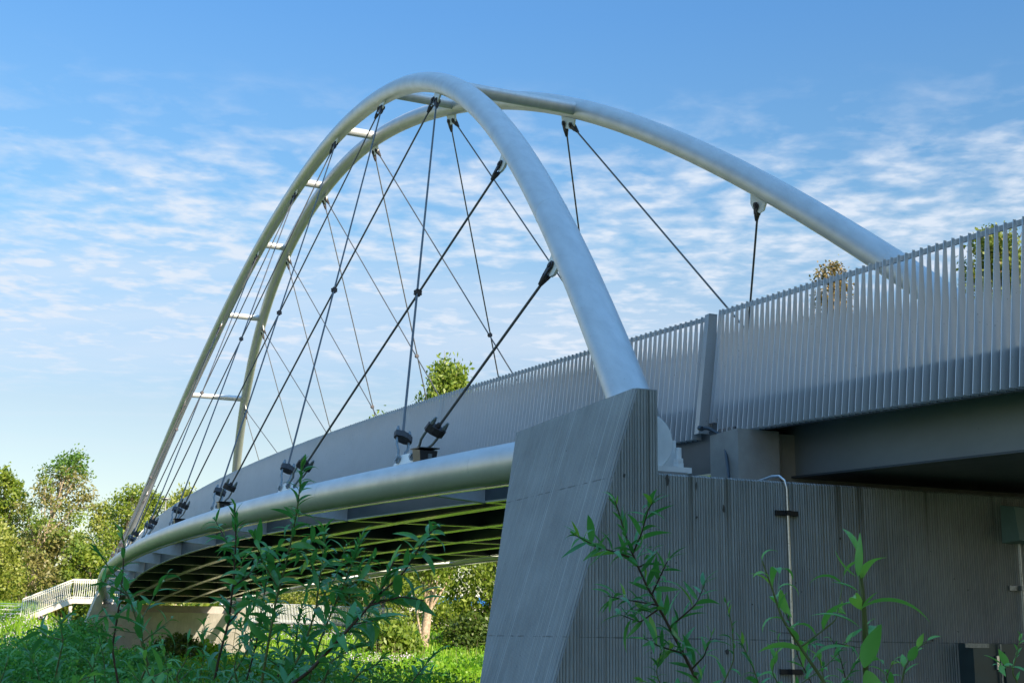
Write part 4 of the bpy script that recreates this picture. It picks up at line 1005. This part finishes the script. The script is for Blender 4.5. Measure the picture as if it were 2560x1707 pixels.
def mth(op,a,b=None,c=None):
    n=nt.nodes.new('ShaderNodeMath'); n.operation=op
    for i,s in enumerate((a,b,c)):
        if s is None: continue
        if isinstance(s,(int,float)): n.inputs[i].default_value=s
        else: nt.links.new(s,n.inputs[i])
    return n.outputs[0]
zc=mth('MAXIMUM',mth('ADD',se.outputs[2],.03),.01)
VX,VY=math.cos(YAW),-math.sin(YAW)
uu_=mth('DIVIDE',mth('ADD',mth('MULTIPLY',se.outputs[0],VX),mth('MULTIPLY',se.outputs[1],VY)),zc)
vv_=mth('DIVIDE',mth('ADD',mth('MULTIPLY',se.outputs[0],VY),mth('MULTIPLY',se.outputs[1],-VX)),zc)
cb_=N(nt,'ShaderNodeCombineXYZ'); nt.links.new(uu_,cb_.inputs[0]); nt.links.new(vv_,cb_.inputs[1])
mp=N(nt,'ShaderNodeMapping'); nt.links.new(cb_.outputs[0],mp.inputs[0]); mp.inputs['Location'].default_value=(3.1,1.7,0); mp.inputs['Rotation'].default_value=(0,0,R(-8)); mp.inputs['Scale'].default_value=(1.15,.95,1)
n1=N(nt,'ShaderNodeTexNoise',Scale=6.2,Detail=6.,Roughness=.56,Distortion=.2); nt.links.new(mp.outputs[0],n1.inputs['Vector'])
n2=N(nt,'ShaderNodeTexNoise',Scale=.55,Detail=3.,Roughness=.5); nt.links.new(mp.outputs[0],n2.inputs['Vector'])
big_=ramp(nt,n2.outputs['Fac'],.34,.58)
lo=ramp(nt,se.outputs[2],.13,.22)
hi=ramp(nt,se.outputs[2],.415,.30)
mask=mth('MULTIPLY',mth('MULTIPLY',lo,hi),mth('MULTIPLY_ADD',big_,.75,.25))
cl=ramp(nt,mth('ADD',n1.outputs['Fac'],mth('MULTIPLY',mask,.20)),.51,.76)
cl=mth('MULTIPLY',mth('MULTIPLY',cl,mth('MINIMUM',mth('MULTIPLY',mask,1.6),1.)),.92)
n5_=N(nt,'ShaderNodeTexNoise',Scale=13.,Detail=3.,Roughness=.5); nt.links.new(mp.outputs[0],n5_.inputs['Vector'])
cl=mth('MULTIPLY',cl,mth('MULTIPLY_ADD',ramp(nt,n5_.outputs['Fac'],.36,.58),.7,.3))
thin=N(nt,'ShaderNodeMapping'); nt.links.new(cb_.outputs[0],thin.inputs[0]); thin.inputs['Scale'].default_value=(.9,.30,1); thin.inputs['Rotation'].default_value=(0,0,R(-6))
n3=N(nt,'ShaderNodeTexNoise',Scale=.9,Detail=6.,Roughness=.55,Distortion=.6); nt.links.new(thin.outputs[0],n3.inputs['Vector'])
cl2=mth('MULTIPLY',mth('MULTIPLY',ramp(nt,n3.outputs['Fac'],.50,.68),mth('MULTIPLY',ramp(nt,se.outputs[2],.09,.16),ramp(nt,se.outputs[2],.34,.24))),.55)
cl=mth('MAXIMUM',cl,cl2)
gr=N(nt,'ShaderNodeValToRGB'); nt.links.new(se.outputs[2],gr.inputs[0])
els=gr.color_ramp.elements; els[0].position=.08; els[0].color=(.66,.58,.50,1); els[1].position=.60; els[1].color=(.56,.86,1.,1)
for pz,cc in ((.163,(.69,.60,.53)),(.208,(.70,.66,.62)),(.298,(.63,.78,.77)),(.384,(.58,.81,.89)),(.454,(.52,.82,.99)),(.52,(.54,.86,1.05))):
    e=els.new(pz); e.color=(*cc,1)
tint=mixc(nt,1.,sky.outputs[0],gr.outputs[0],'MULTIPLY')
tint=mixc(nt,ramp(nt,se.outputs[2],.53,.80),tint,(3.5,3.0,2.55),'MULTIPLY')  # overhead sky, out of view, brightened as added fill light for the shade
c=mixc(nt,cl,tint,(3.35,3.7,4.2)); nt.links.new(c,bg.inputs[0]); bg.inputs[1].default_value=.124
vs=sc.view_settings; vs.view_transform='Standard'; vs.look='None'; vs.exposure=.9; vs.gamma=1.
